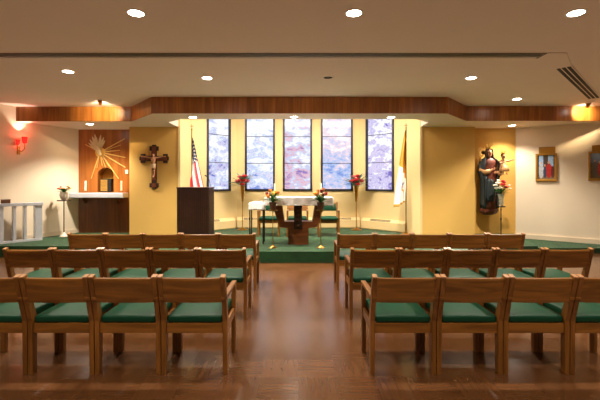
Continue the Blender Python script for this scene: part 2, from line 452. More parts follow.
# wood-lined tabernacle niche wall with an arched recess
XA0, XA1 = -5.94, -4.27
YT = 10.15
NX, NW, NZ0, NZ1 = (105.6-U0)*YT/F, .215, 1.30, 1.745
m = MB()
arch = [(NX+NW*math.cos(a), NZ1+NW*math.sin(a)) for a in [PI*k/16 for k in range(17)]]
m.box(XA0, NX-NW, YT, YT+.28, 0, ZS); m.box(NX+NW, XA1+.05, YT, YT+.28, 0, ZS)
m.box(NX-NW, NX+NW, YT, YT+.28, 0, NZ0)
top = [(NX-NW, ZS)] + [(p[0],p[1]) for p in reversed(arch)] + [(NX+NW, ZS)]
m.prism_xz(top, YT, YT+.28)
struct('wall_tabernacle', m, M_panel)
struct('wall_niche_back', MB().box(NX-NW-.05, NX+NW+.05, YT+.281, YT+.32, NZ0-.05, NZ1+NW+.05), M_gold)
m = MB().box(-5.83, XA1-.02, YT-.03, YT-.001, ZP, 1.13)
struct('trim_1', m, M_paneld, label='dark wood dado panel below the marble shelf')
# ochre walls either side of the bay
m = MB().prism([(-4.29,10.5),(-4.29,9.67),(-3.04,9.67),(-2.93,10.06),(-2.93,10.5)], 0, ZS); struct('wall_ochre_left', m, M_ochre)
m = MB().prism([(3.15,9.67),(4.50,9.67),(4.50,9.92),(4.50,10.5),(2.93,10.5),(2.93,10.06)], 0, ZS); struct('wall_ochre_right', m, M_ochre)
m = MB().prism([(4.50,9.93),(5.70,9.93),(5.75,10.2),(4.50,10.5)], 0, ZS); struct('wall_statue', m, M_ochre2)
# jambs of the bay (pale paint, returns with rounded noses)
m = MB().prism([(-3.05,9.655),(-2.99,9.655),(-2.88,10.06),(-2.93,10.08)], 0, 3.6); struct('trim_2', m, M_bay, label='pale left jamb of the window bay')
m = MB().prism([(3.16,9.655),(3.10,9.655),(2.88,10.06),(2.93,10.08)], 0, 3.6); struct('trim_3', m, M_bay, label='pale right jamb of the window bay')
# bay walls with windows
WZ0, WZ1 = 1.31, 3.55
holes_l = [(.585,1.375,WZ0,WZ1)]
holes_c = [(.24,1.12,WZ0,WZ1),(1.355,2.215,WZ0,WZ1),(2.475,3.415,WZ0,WZ1)]
holes_r = [(.225,1.15,WZ0,WZ1)]
wallseg('wall_bay_left', BL, BCL, 0, 3.6, M_bay, holes=holes_l)
wallseg('wall_bay_center', BCL, BCR, 0, 3.6, M_bay, holes=holes_c, ext0=.05, ext1=.05)
wallseg('wall_bay_right', BCR, BR, 0, 3.6, M_bay, holes=holes_r)
W_, LAV, BLU, PNK, DBL = srgb(246,246,252), srgb(206,200,228), srgb(122,146,214), srgb(226,186,200), srgb(84,104,190)
ST = [ [(.40,W_),(.50,srgb(226,230,242)),(.57,srgb(176,190,228)),(.63,LAV),(.72,DBL)],
       [(.40,W_),(.50,srgb(222,228,242)),(.57,srgb(170,188,230)),(.62,srgb(230,226,240)),(.72,BLU)],
       [(.40,W_),(.49,srgb(220,224,240)),(.55,srgb(184,196,228)),(.61,PNK),(.74,srgb(140,120,184))],
       [(.38,W_),(.47,srgb(236,214,222)),(.54,LAV),(.61,srgb(176,194,230)),(.72,BLU)],
       [(.40,W_),(.50,srgb(236,236,246)),(.56,srgb(178,172,220)),(.62,srgb(216,208,236)),(.73,srgb(116,108,186))] ]
wn = 0
for (p0, p1, hs) in ((BL,BCL,holes_l),(BCL,BCR,holes_c),(BCR,BR,holes_r)):
    for (s0, s1, z0, z1) in hs:
        wn += 1
        g = MB().seg_box(p0, p1, s0+.03, s1-.03, .030, .040, z0+.03, z1-.03)
        wo = struct('window_%d' % wn, g, glass_mat('stained_glass_%d' % wn, wn, ST[wn-1], .84))
        wo['label'] = ['leftmost stained glass window of the bay, on its angled wall','tall blue and white stained glass window, second from the left','middle stained glass window behind the altar','pink and blue stained glass window, second from the right','rightmost violet stained glass window of the bay'][wn-1]
        f = MB()
        fw = .055
        f.seg_box(p0,p1,s0,s0+fw,-.03,.10,z0,z1); f.seg_box(p0,p1,s1-fw,s1,-.03,.10,z0,z1)
        f.seg_box(p0,p1,s0,s1,-.03,.10,z0,z0+fw); f.seg_box(p0,p1,s0,s1,-.03,.10,z1-fw,z1)
        obj('window_frame', f, M_frame, wo)
        for zb in (2.12, 2.91):
            bb = MB().seg_box(p0,p1,s0+fw,s1-fw,.015,.045,zb-.008,zb+.008); obj('glazing_bar', bb, M_frame, wo)
# soffit with the bay opening, its light well and its ceiling
FY, FX = 7.78, 2.98
sof = [(-6.49,8.78),(-3.83,8.78),(-FX,FY),(3.05,FY),(3.84,8.72),(7.24,8.72)]
m = MB()
OX = 3.04
# pieces of the soffit around the opening
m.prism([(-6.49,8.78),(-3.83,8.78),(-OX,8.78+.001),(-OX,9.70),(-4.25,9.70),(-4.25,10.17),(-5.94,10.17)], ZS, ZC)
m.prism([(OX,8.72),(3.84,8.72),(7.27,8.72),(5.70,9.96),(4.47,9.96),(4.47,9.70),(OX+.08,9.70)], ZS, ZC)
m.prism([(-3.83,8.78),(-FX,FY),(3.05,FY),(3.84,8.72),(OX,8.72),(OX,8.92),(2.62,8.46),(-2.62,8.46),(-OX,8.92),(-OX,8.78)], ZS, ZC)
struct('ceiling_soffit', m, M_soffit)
m = MB().prism([(-3.3,8.3),(3.3,8.3),(3.3,11.4),(-3.3,11.4)], 3.6, 3.7)
m.box(-3.3,-3.1,8.3,10.3,3.38,3.6); m.box(3.1,3.3,8.3,10.3,3.38,3.6); m.box(-3.3,3.3,8.25,8.4,3.38,3.6)
struct('ceiling_bay', m, M_bay)
# fascia boards along the soffit
fz0, fz1 = ZS-.0, ZC-.002
tn = 4
for (a, b, e0, e1) in (((-6.50,8.78),(-3.83,8.78),0,0),((-3.83,8.78),(-FX,FY),0,0),((-FX,FY),(3.05,FY),0,0),((3.05,FY),(3.84,8.72),0,0),((3.84,8.72),(7.26,8.72),0,0)):
    L = (Vector(b)-Vector(a)).length
    m = MB().seg_box(a, b, 0, L, -.025, 0, fz0, fz1)
    o = struct('trim_%d' % tn, m, M_fascia, label=['long left wooden fascia board under the ceiling','short angled left fascia board','central wooden fascia board above the altar','short angled right fascia board','long right wooden fascia board under the ceiling'][tn-4])
    tn += 1
# base boards
def nstrip(name, p0, p1, z0, z1, material, s0=0, s1=None, t=.02):
    L = (Vector(p1)-Vector(p0)).length
    return struct(name, MB().seg_box(p0, p1, s0, L if s1 is None else s1, -t, -.001, z0, z1), material)
nstrip('baseboard_left', LW[1], LW[0], ZP, ZP+.10, M_base)
nstrip('baseboard_right', RW[0], RW[1], ZW, ZW+.11, M_base, t=.03)

# ------------------------------------------------------------------ heaters along the bay
def heater(p0, p1, s0, s1, label, gr):
    e = (Vector(p1)-Vector(p0)).normalized(); n = Vector((-e.y, e.x))
    ang = math.atan2(e.y, e.x)
    org = Vector(p0)+e*s0
    L = s1-s0
    t = thing('baseboard_heater', label, 'heater', (org.x,org.y,ZP), ang, 'convector heaters under the bay windows')
    b = MB().prism_yz([(-.003,.0),(-.003,.31),(-.05,.31),(-.13,.24),(-.13,.03),(-.11,.0)], 0, L, bev=.004)
    body = obj('heater_body', b, M_heater, t)
    for (g0, g1) in gr:
        g = MB()
        k = int((g1-g0)/.035)
        for i in range(k):
            x = g0+i*.035
            Mx = Matrix.Translation((x,-.09,.276)) @ Matrix.Rotation(math.radians(41.2), 4, 'X')
            g.box(0,.018,-.042,.042,-.003,.004, M=Mx)
        obj('heater_grille', g, M_black, t)
    return t
Lb = (Vector(BCL)-Vector(BL)).length; Lc = 3.62; Lr = (Vector(BR)-Vector(BCR)).length
heater(BL, BCL, .06, Lb-.14, 'cream convector heater under the leftmost stained glass window', [(.3,.9)])
heater(BCL, BCR, .02, Lc-.02, 'long cream convector heater along the wall behind the altar', [(.2,.75),(2.75,3.35)])
heater(BCR, BR, .14, Lr-.05, 'cream convector heater under the rightmost stained glass window', [(.3,1.0)])

# ------------------------------------------------------------------ ceiling fittings
def make_downlight(r, lit=True):
    t = thing('recessed_downlight', '', 'ceiling light')
    ring = MB().lathe([(r*.86,-.004),(r,-.006),(r*1.16,-.002),(r*1.18,.0),(r*.86,0)], 28, caps=False)
    obj('trim_ring', ring, M_trim, t, smooth=True, angle=40)
    if lit:
        lens = MB().lathe([(.001,-.012),(r*.5,-.011),(r*.84,-.005),(r*.86,-.001)], 28)
        obj('lens', lens, M_lamp, t, smooth=True)
    else:
        lens = MB().lathe([(.001,-.0035),(r*.86,-.0035)], 24)
        obj('reflector', lens, M_black, t)
        bulb = MB().lathe([(.001,-.007),(r*.3,-.007),(r*.34,-.004)], 16)
        obj('bulb', bulb, M_grey, t)
    return t
def spot(loc, e, ang=120, blend=.7, size=.07, col=(1,.88,.72), aim=None):
    l = bpy.data.lights.new('downlight_lamp', 'SPOT'); l.energy = e; l.spot_size = math.radians(ang); l.spot_blend = blend
    l.shadow_soft_size = size; l.color = col
    o = bpy.data.objects.new('downlight_lamp', l); C.objects.link(o); o.location = loc
    if aim is not None:
        o.rotation_euler = (Vector(aim)-Vector(loc)).to_track_quat('-Z','Y').to_euler()
    return o
dl = make_downlight(.088)
first = True
E1, E2, ES = 190, 360, 330
lights = [
 (136,13,ZC,E1,'large bright downlight at the top left, nearest row of ceiling lights'),
 (354,13,ZC,E1,'large bright downlight at the top middle, nearest row of ceiling lights'),
 (576,13,ZC,E1,'large bright downlight at the top right corner, nearest row of ceiling lights'),
 (68,71.5,ZC,E2,'lit downlight beyond the grey ceiling slot, furthest left'),
 (207,78,ZC,E2,'lit downlight beyond the grey ceiling slot, left of the unlit fitting'),
 (471,78,ZC,E2,'lit downlight beyond the grey ceiling slot, right of the unlit fitting'),
 (517,99,ZC,E2,'small lit downlight close in front of the right fascia board'),
 (90,124,ZS,ES,'downlight in the soffit in front of the tabernacle panel'),
 (193,117.3,ZS,ES,'downlight in the soffit above the dark lectern and striped flag'),
 (294,116.9,ZS,ES,'downlight in the soffit directly above the altar'),
 (391,117.3,ZS,ES,'downlight in the soffit near the yellow and white flag'),
 (512,125.5,ZS,ES*.5,'downlight in the soffit beside the statue and the right wall'),
]
for (u, v, z, e, lab) in lights:
    d = (z-EYE)*F/(V0-v)
    loc = ((u-U0)*d/F, d, z)
    if first:
        dl.location = loc; dl['label'] = lab; dl['group'] = 'recessed ceiling lights'; first = False
    else:
        dup(dl, loc, 0, lab, 'recessed ceiling lights')
    spot((loc[0], loc[1], z-.03), e)
off = make_downlight(.085, False); d = (ZC-EYE)*F/(V0-77.5)
off.location = ((328-U0)*d/F, d, ZC); tag(off, 'unlit dark recessed fitting in the middle of the ceiling', 'ceiling light', 'recessed ceiling lights')
# rows behind the viewer that light the near floor
for x in (-3.9,-1.67,.58,2.86,5.1):
    spot((x,1.6,ZC-.03), E1*.6)
    spot((x,-.9,ZC-.03), E1*.5)
for x in (-4.3,5.1): spot((x,3.9,ZC-.03), E1)

# adjustable spots aimed at the fascia
def eyeball(loc, aim, label, e):
    t = thing('adjustable_spotlight', label, 'spotlight', loc, 0, 'spotlights aimed at the fascia')
    obj('mounting_plate', MB().lathe([(.001,-.012),(.06,-.012),(.065,0),(.001,0)], 20), M_trim, t, smooth=True, angle=40)
    dr = (Vector(aim)-Vector(loc)).normalized()
    c = Vector((0,0,-.045))
    obj('lamp_head', MB().tube([c-dr*.05, c-dr*.045, c+dr*.05, c+dr*.06], [.02,.04,.045,.043], 16), M_brass, t, smooth=True, angle=40)
    obj('lens', MB().tube([c+dr*.0605, c+dr*.063], [.036,.034], 16), M_lamp, t)
    spot(Vector(loc)+c+dr*.075, e, 85, .6, .03, (1,.74,.42), aim)
eyeball(px(100,100,8.04), (-4.5,8.78,3.16), 'small adjustable spotlight in front of the left fascia, making its wood glow', 60)
eyeball(px(588,103,8.30), (6.5,8.72,3.16), 'small adjustable spotlight in front of the right fascia, making its wood glow', 60)

# long slot in the ceiling that turns away at the right
t = thing('ceiling_air_slot', 'long grey ceiling air slot across the room, turning to a black grille at right', 'air vent', (0,5.2,ZC))
y0, y1 = -.09, .11
obj('slot_frame', MB().box(-5.2, 3.35, y0, y1, -.012, -.001, bev=.002), M_grey, t)
obj('slot_opening', MB().box(-5.15, 3.30, y0+.03, y0+.075, -.014, -.0121), M_black, t)
obj('slot_blade', MB().box(-5.15, 3.30, y1-.06, y1-.03, -.020, -.0121), M_trim, t)
bl = MB().prism([(3.35,y0-.02),(3.60,y0-.02),(4.06,.45),(3.92,.59),(3.35,y1+.02)], -.012, -.001)
obj('blank_panel', bl, M_ceil, t)
p0 = Vector((3.99,.52)); e = Vector((.7071,.7071))
pa = p0; pb = p0+e*3.0
obj('grille_frame', MB().seg_box(pa, pb, 0, 3.0, -.11, .11, -.012, -.001), M_ceil, t)
for k, n_ in enumerate((-.066, 0, .066)):
    obj('grille_slot', MB().seg_box(pa, pb, .02, 2.98, n_-.023, n_+.023, -.016, -.0121), M_black, t)

# ------------------------------------------------------------------ nave chairs
CWID = .537
def make_chair(name, cat, upholstered=False):
    t = thing(name, '', cat)
    hw = CWID/2; pw = .038
    # back posts: upright to the seat then raked
    for s in (-1, 1):
        x0, x1 = (s*hw, s*(hw-pw)) if s < 0 else (hw-pw, hw)
        prof = [(-.028,0),(.028,0),(.028,.46),(-.085,.826),(-.131,.812),(-.028,.44)]
        lg = obj('leg', MB().prism_yz(prof, min(x0,x1), max(x0,x1), bev=.003), M_oakz, t)
        cap = MB().prism_yz([(-.131,.8125),(-.085,.8265),(-.087,.836),(-.133,.822)], min(x0,x1)+.001, max(x0,x1)-.001)
        obj('end_grain_cap', cap, M_cap, lg)
        obj('leg', MB().box(min(x0,x1), max(x0,x1), .375, .425, 0, .62, bev=.003), M_oakz, t)
        arm = MB().prism_yz([(-.085,.625),(.44,.625),(.445,.635),(.44,.65),(-.09,.65)], min(x0,x1)-(.006 if s > 0 else 0), max(x0,x1)+(.006 if s < 0 else 0), bev=.003)
        arm = obj('armrest', arm, M_oaky, t)
    # broad curved back board between the posts
    rows = []
    sl = (-.105-(.0))/1
    nb = 9
    for zf in (0,1):
        for yf in (0,1):
            pass
    mb = MB()
    rings = []
    for i in range(nb):
        x = -hw+pw+.001 + (2*hw-2*pw-.002)*i/(nb-1)
        bow = -.012*(1-(2*i/(nb-1)-1)**2)
        pr = [(-.052,.615),(-.083,.606),(-.125,.795),(-.122,.808),(-.108,.812),(-.098,.806)]
        rings.append([Vector((x, p[0]+bow+.006, p[1])) for p in pr])
    mb.loft(rings)
    obj('backrest', mb, M_oakx, t)
    if upholstered:
        mb = MB(); mb.box(-hw+pw+.015, hw-pw-.015, -.018, .018, .63, .79, bev=.012, M=Matrix.Translation((0,.062,0)) @ Matrix.Translation((0,-.085,.71)) @ Matrix.Rotation(math.radians(13),4,'X') @ Matrix.Translation((0,0,-.71)))
        obj('back_cushion', mb, M_vinyl, t, smooth=True, angle=40)
    # seat frame rails
    fr = MB()
    fr.box(-hw+pw, hw-pw, -.018, .006, .335, .418, bev=.003)
    obj('back_rail', fr, M_oakx, t)
    fr = MB(); fr.box(-hw+pw, hw-pw, .392, .416, .335, .418, bev=.003); obj('front_rail', fr, M_oakx, t)
    for s in (-1,1):
        fr = MB(); xa = s*(hw-pw/2); fr.box(xa-.011, xa+.011, .0285, .3745, .345, .415, bev=.002); obj('side_rail', fr, M_oaky, t)
    # cushion
    cu = MB()
    cu.box(-hw+pw+.004, hw-pw-.004, -.020, .46, .4185, .478, bev=.02, seg=4)
    bmesh.ops.subdivide_edges(cu.bm, edges=[e for e in cu.bm.edges if e.calc_length() > .2], cuts=6, use_grid_fill=True)
    for v in cu.bm.verts:
        if v.co.z > .46:
            v.co.z += .012*(1-(v.co.x/(hw))**2)*(1-((v.co.y-.2)/.25)**2)
    obj('seat_cushion', cu, M_vinyl, t, smooth=True, angle=50)
    return t
proto = make_chair('chapel_chair', 'chair')
ORD = ['at aisle end','second from aisle','third from aisle','fourth from aisle','fifth from aisle']
rowname = ['nearest row','middle row','far row']
PITCH = .543
used = False
for ri, (yb, xl, xr, n) in enumerate(((3.12,-.572,.585,4),(4.36,-.580,.585,5),(5.60,-.612,.565,5))):
    for side in (-1, 1):
        for k in range(n):
            x = (xl-PITCH/2-k*PITCH) if side < 0 else (xr+PITCH/2+k*PITCH)
            ext = ', outer end' if k == 4 else ''
            lab = 'wooden chair with green seat, %s, %s on the %s%s' % (ORD[k], rowname[ri], 'left' if side < 0 else 'right', ext)
            grp = '%s of chairs %s the aisle' % (rowname[ri], 'left of' if side < 0 else 'right of')
            rz = random.uniform(-.0015,.0015)
            if not used:
                proto.location = (x,yb,0); proto.rotation_euler = (0,0,rz); proto['label'] = lab; proto['group'] = grp; used = True
            else:
                dup(proto, (x,yb,0), rz, lab, grp)

# presider chairs behind the altar, facing the room
pc = make_chair('sanctuary_chair', 'chair')
first = True
for (u, d, lab) in ((297.5,9.75,'wooden chair with green seat directly behind the altar, facing the room'),
                    (269.5,9.75,'wooden chair with green cushion behind the left end of the altar'),
                    (327.5,9.75,'wooden chair with green cushion behind the right end of the altar')):
    loc = ((u-U0)*d/F, d, ZP)
    if first:
        pc.location = loc; pc.rotation_euler = (0,0,PI); pc['label'] = lab; pc['group'] = 'chairs behind the altar'; first = False
    elif u < 298:
        pc = make_chair('sanctuary_chair', 'chair', True)
        pc.location = loc; pc.rotation_euler = (0,0,PI); pc['label'] = lab; pc['group'] = 'chairs behind the altar'
    else:
        dup(pc, loc, PI, lab, 'chairs behind the altar')

# ------------------------------------------------------------------ altar
AY = 8.35
t = thing('altar', 'walnut altar with flaring Y shaped pedestal and dark carved centre strip', 'altar', (0,AY,ZP))
k = 8.2/F
def ax(u): return (u-U0)*k
def az(v): return EYE-(v-V0)*k-ZP
ped = [(ax(288),0),(ax(308.5),0),(ax(308.5),az(228)),(ax(317),az(227)),(ax(325),az(204.5)),(ax(325),.949),(ax(316),.949),(ax(312.5),az(221.5)),(ax(284.5),az(221.5)),(ax(281),.949),(ax(272),.949),(ax(272),az(204.5)),(ax(279.5),az(227)),(ax(288),az(228))]
ped_o = obj('pedestal', MB().prism_xz(ped, -.16, .16), M_altar, t)
obj('tabletop', MB().box(-.70,.74,-.33,.33,.950,1.015, bev=.006), M_altar, t)
st = MB().box(ax(294), ax(302), -.185, -.161, az(229), .945)
so = obj('carved_strip', st, M_dark, t)
mo = MB()
for i in range(4):
    z = az(226.2-5.6*i)
    mo.box(ax(295.4), ax(300.6), -.195, -.1855, z-.045, z+.045, bev=.008)
    mo.ball((0+ax(298),-.196,z),(.025,.012,.025))
obj('carved_medallions', mo, M_bronze, so)

def cloth_box(name, x0, x1, y0, y1, ztop, drops, label, loc, material=M_linen, nx=44, wav=.012):
    """cloth lying on a slab and hanging over front/back and ends"""
    df, db, de = drops
    mb = MB(); rings = []
    th = .004
    # profile across y: back drop, top, front drop
    prof = []
    for i in range(5): prof.append((y1+.004, -db+db*i/4, 1))
    for i in range(1,7): prof.append((y1+(y0-y1)*i/6 if i<6 else y0-.004, 0, 0))
    for i in range(1,6): prof.append((y0-.004, -df*i/5, 1))
    cols = []
    for j in range(nx+1):
        s = j/nx
        col = []
        for (y, dz, hang) in prof:
            x = x0-.004+(x1-x0+.008)*s
            w = wav*math.sin(s*38+y*3)*(-dz/max(df,.01)) if hang else 0
            col.append(Vector((x, y-(w if y < (y0+y1)/2 else -w)-(abs(wav)*(-dz/max(df,.01)) if hang and y<(y0+y1)/2 else 0), ztop+dz)))
        cols.append(col)
    mb.loft(cols, close=False, caps=False)
    # ends
    for (x, sg) in ((x0-.004,-1),(x1+.004,1)):
        rows = []
        for i in range(6):
            dz = -de*i/5; row = []
            for q in range(13):
                y = y0+(y1-y0)*q/12
                row.append(Vector((x+sg*(.012+.3*wav*math.sin(q*1.4))*(i/5), y, ztop+dz)))
            rows.append(row)
        mb.loft(rows, close=False, caps=False)
    bmesh.ops.remove_doubles(mb.bm, verts=mb.bm.verts[:], dist=.0005)
    o = obj(name, mb, material, None, smooth=True, angle=60)
    o.location = loc
    sd = o.modifiers.new('thickness','SOLIDIFY'); sd.thickness = .004; sd.offset = 1
    return o
o = cloth_box('altar_cloth', -.70,.74,-.33,.33, 1.017, (.16,.1,.2), '', (0,AY,ZP), M_linen)
tag(o, 'white linen cloth draped over the altar top', 'altar cloth')
# lace hem: a fine raised band as a part
hb = MB(); 
for i in range(48):
    x = -.69+1.42*i/47
    hb.ball((x, -.352, 1.017-.153), (.016,.004,.012), 8, 5)
obj('lace_hem', hb, M_linen, o, smooth=True)

# candles on the altar ends
def candle(x, y, z, h, r, label, group, holder=True, hh=.06):
    t = thing('altar_candle', label, 'candle', (x,y,z), 0, group)
    obj('wax', MB().lathe([(.001,hh),(r,hh),(r,hh+h-.004),(r*.8,hh+h),(.001,hh+h-.004)], 14), M_wax, t, smooth=True, angle=40)
    obj('wick', MB().tube([(0,0,hh+h-.004),(0.001,0,hh+h+.012)], .0018, 6), M_black, t)
    obj('candle_holder', MB().lathe([(.001,0),(r*2.3,0),(r*2.2,.008),(r*.8,.018),(r*.7,hh*.6),(r*1.5,hh*.85),(r*1.5,hh),(r*1.02,hh),(r*1.02,hh-.002),(.001,hh-.002)], 18), M_brass, t, smooth=True, angle=40)
    return t
zt = ZP+1.017+.005
candle(ax(274.3), AY-.05, zt, .235, .018, 'slim white candle on the left end of the altar', 'altar candles')
candle(ax(321.4), AY-.05, zt, .235, .018, 'slim white candle on the right end of the altar', 'altar candles')

# credence table with white cloth
d = 8.45
cx_ = (257.3-U0)*d/F
t = thing('credence_table', 'small square side table with thin dark legs left of the altar', 'table', (cx_,d,ZP))
obj('tabletop', MB().box(-.16,.16,-.17,.17,.855,.88, bev=.003), M_ambot, t)
for sx in (-1,1):
    for sy in (-1,1):
        obj('leg', MB().box(sx*.145-.013, sx*.145+.013, sy*.155-.013, sy*.155+.013, 0, .855, bev=.002), M_iron, t)
o = cloth_box('table_cloth', -.16,.16,-.17,.17,.882,(.14,.1,.15),'',(cx_,d,ZP), M_linen, nx=20, wav=.014)
tag(o, 'white cloth draped over the small side table left of the altar', 'table cloth')
o = obj('folded_linen', MB().box(-.11,.11,-.1,.1,0,.018,bev=.006).box(-.09,.10,-.09,.08,.0185,.034,bev=.006), M_linen); o.location = (cx_,d,ZP+.888)
tag(o, 'folded white linen lying on the small side table', 'linen')

# ------------------------------------------------------------------ lectern (ambo)
d = 8.42
t = thing('lectern', 'tall dark brown fluted wooden lectern left of the altar', 'lectern', px(195.6,244,d)); t.location.z = ZP
hw = 15.6*d/F
body = obj('body', MB().box(-hw,hw,-.22,.26,.03,1.21,bev=.006), M_ambo, t)
fl = MB()
for i in range(15):
    x = -hw+.03+(2*hw-.06)*i/14
    fl.box(x-.012,x+.012,-.234,-.2205,.05,1.19,bev=.004)
obj('front_fluting', fl, M_ambot, body)
fl = MB()
for i in range(9):
    y = -.19+.42*i/8
    fl.box(hw+.0005,hw+.013,y-.012,y+.012,.05,1.19,bev=.004)
obj('side_fluting', fl, M_ambot, body)
obj('plinth', MB().box(-hw-.015,hw+.015,-.245,.275,0,.03,bev=.004), M_ambot, t)
obj('reading_top', MB().box(-hw-.008,hw+.018,-.242,.27,1.21,1.238,bev=.006), M_ambot, t)
mc = MB().tube([(.30,.1,1.245),(.30,.1,1.30),(.28,.06,1.42),(.25,.0,1.47)], .006, 8)
mc = obj('gooseneck', mc, M_iron, t, smooth=True)
obj('microphone', MB().tube([(.25,.0,1.47),(.243,-.012,1.48),(.22,-.045,1.497)], [.008,.014,.012], 10), M_iron, mc, smooth=True)

# ------------------------------------------------------------------ flowers and stands
def rosebloom(mb, c, r, mi=0):
    c = Vector(c)
    mb.ball(c, (r*.55,r*.55,r*.6), 8, 6, mi)
    for ring, (n, rr, tz, sz) in enumerate(((5,.45,.15,.62),(6,.75,-.1,.7))):
        for k in range(n):
            a = 2*PI*k/n+ring*.5
            dv = Vector((math.cos(a),math.sin(a),0))
            Mr = Matrix.Rotation(a,4,'Z') @ Matrix.Rotation(.55+.25*ring,4,'Y')
            mb.ball(c+dv*r*rr+Vector((0,0,tz*r)), (r*.16,r*.42,r*sz*.7), 7, 5, mi, Mr)
def tulip(mb, c, r, mi=0, tilt=(0,0)):
    M_ = Matrix.Translation(c) @ Matrix.Rotation(tilt[0],4,'X') @ Matrix.Rotation(tilt[1],4,'Y')
    mb.lathe([(.001,-r),(r*.5,-r*.9),(r*.82,-r*.4),(r*.85,.1*r),(r*.62,r*.8),(r*.3,r*.75),(.001,.2*r)], 10, mi=mi, M=M_)
    for k in range(6):
        a = PI*k/3
        Mr = M_ @ Matrix.Rotation(a,4,'Z') @ Matrix.Translation((r*.62,0,.15*r)) @ Matrix.Rotation(.12,4,'Y')
        mb.ball((0,0,0), (r*.22,r*.45,r*1.0), 7, 5, mi, Mr)
def bouquet(name, label, loc, spread, height, blooms, leafmat, rng, nleaf=16, leafL=.16, leafW=.035, group=None, dy=.7):
    """stems rise from the mouth of the vessel at loc"""
    t = thing(name, label, 'flowers', loc, 0, group)
    fol = MB()
    for i in range(nleaf):
        a = 2*PI*i/nleaf + rng.uniform(-.2,.2); el = rng.uniform(.1,1.0)
        dv = Vector((math.cos(a)*math.cos(el), math.sin(a)*math.cos(el)*dy, math.sin(el)))
        b = Vector((math.cos(a)*.015, math.sin(a)*.015, .005+height*.25*rng.random()))
        up = Vector((-dv.x*dv.z, -dv.y*dv.z, 1-dv.z*dv.z+.05))
        fol.leaf(b, dv, up, leafL*rng.uniform(.8,1.25), leafW, .25)
    for (x, y, z, r, kind, mt) in blooms:
        fol.tube([(0,0,-.02),(x*.4,y*.4,z*.55),(x,y,z-r*.4)], .0035, 6)
    o = obj('foliage', fol, leafmat, t, recalc=False)
    for (x, y, z, r, kind, mt) in blooms:
        b = MB()
        if kind == 'rose': rosebloom(b, (x,y,z), r)
        else: tulip(b, (x,y,z), r, 0, (-y*2.0, x*2.0))
        obj('bloom', b, mt, t, smooth=True)
    return t
rng = random.Random(3)
# two low brass stands with tulips in front of the altar
for (u, lab, side) in ((272.8,'left','L'),(320.6,'right','R')):
    d = 7.80; X = (u-U0)*d/F
    t = thing('flower_stand', 'slim brass stand in front of the altar at its %s end' % lab, 'stand', (X,d,ZP), 0, 'low brass stands before the altar')
    obj('base', MB().lathe([(.001,0),(.085,0),(.086,.008),(.07,.018),(.03,.035),(.014,.055),(.012,.07),(.001,.07)], 24), M_brass, t, smooth=True, angle=40)
    obj('stem', MB().lathe([(.009,.065),(.009,.30),(.016,.315),(.009,.33),(.009,.70),(.018,.73),(.009,.75)], 12), M_brass, t, smooth=True, angle=50)
    obj('tray', MB().lathe([(.001,.75),(.085,.755),(.10,.768),(.104,.775),(.09,.773),(.001,.768)], 24), M_brass, t, smooth=True, angle=40)
    p = obj('flower_pot', MB().lathe([(.001,0),(.055,0),(.072,.13),(.077,.135),(.077,.16),(.068,.16),(.064,.13),(.001,.12)], 20), M_pot, None, smooth=True, angle=40)
    p.location = (X,d,ZP+.776); tag(p, 'small brown flower pot on the low brass stand at the %s end of the altar' % lab, 'flower pot', 'brown pots on the low brass stands')
    bl = []
    cols = [M_orange,M_yellow,M_maroon,M_orange,M_maroon,M_orange,M_yellow,M_orange] if side == 'L' else [M_orange,M_maroon,M_pink,M_orange,M_yellow,M_orange,M_maroon,M_pink]
    for i, mt in enumerate(cols):
        a = 2*PI*i/len(cols)+.3; rr = .06+.13*((i%3)/2)
        bl.append((math.cos(a)*rr, math.sin(a)*rr*.5, .15+.09*rng.random()+(.06 if rr < .07 else 0), .036, 'tulip', mt))
    bouquet('tulip_bunch', '%s tulips with broad green leaves at the %s end of the altar' % ('orange and yellow' if side == 'L' else 'orange and dark red', lab), (X,d,ZP+.776+.125),   .14, .2, bl, M_leaf, rng, 22, .23, .06, 'tulips on the low brass stands', dy=.3)
# tall brass stands with red flowers by the bay wall
for (u, lab) in ((242.5,'left'),(356.3,'right')):
    d = 10.72; X = (u-U0)*d/F
    t = thing('tall_flower_stand', 'tall slender brass flower stand by the bay wall, %s of the altar' % lab, 'stand', (X,d,ZP), 0, 'tall brass flower stands')
    obj('base', MB().lathe([(.001,0),(.16,0),(.16,.012),(.12,.025),(.05,.04),(.02,.07),(.001,.07)], 28), M_brass, t, smooth=True, angle=40)
    obj('stem', MB().lathe([(.014,.06),(.013,.4),(.024,.42),(.013,.44),(.013,.80)], 12), M_brass, t, smooth=True, angle=50)
    obj('vase_cone', MB().lathe([(.013,.79),(.03,.81),(.03,.86),(.042,.95),(.06,1.22),(.068,1.24),(.058,1.24),(.05,1.2),(.001,1.18)], 16), M_bronze if False else M_brass, t, smooth=True, angle=50)
    bl = [(0,-.08,.22,.11,'rose',M_red),(.13,-.05,.19,.085,'rose',M_pink),(-.13,-.06,.18,.085,'rose',M_pink if lab == 'left' else M_red),(.05,.07,.33,.08,'rose',M_red),(-.08,.06,.31,.075,'rose',M_pink),(.02,-.14,.10,.075,'rose',M_red)]
    bouquet('red_flower_arrangement', 'red and pink flowers with blue-green leaves on the tall stand %s of the altar' % lab, (X,d,ZP+1.19), .3, .3, bl, M_leafb, rng, 26, .42, .085, 'red flowers on the tall brass stands', dy=.45)
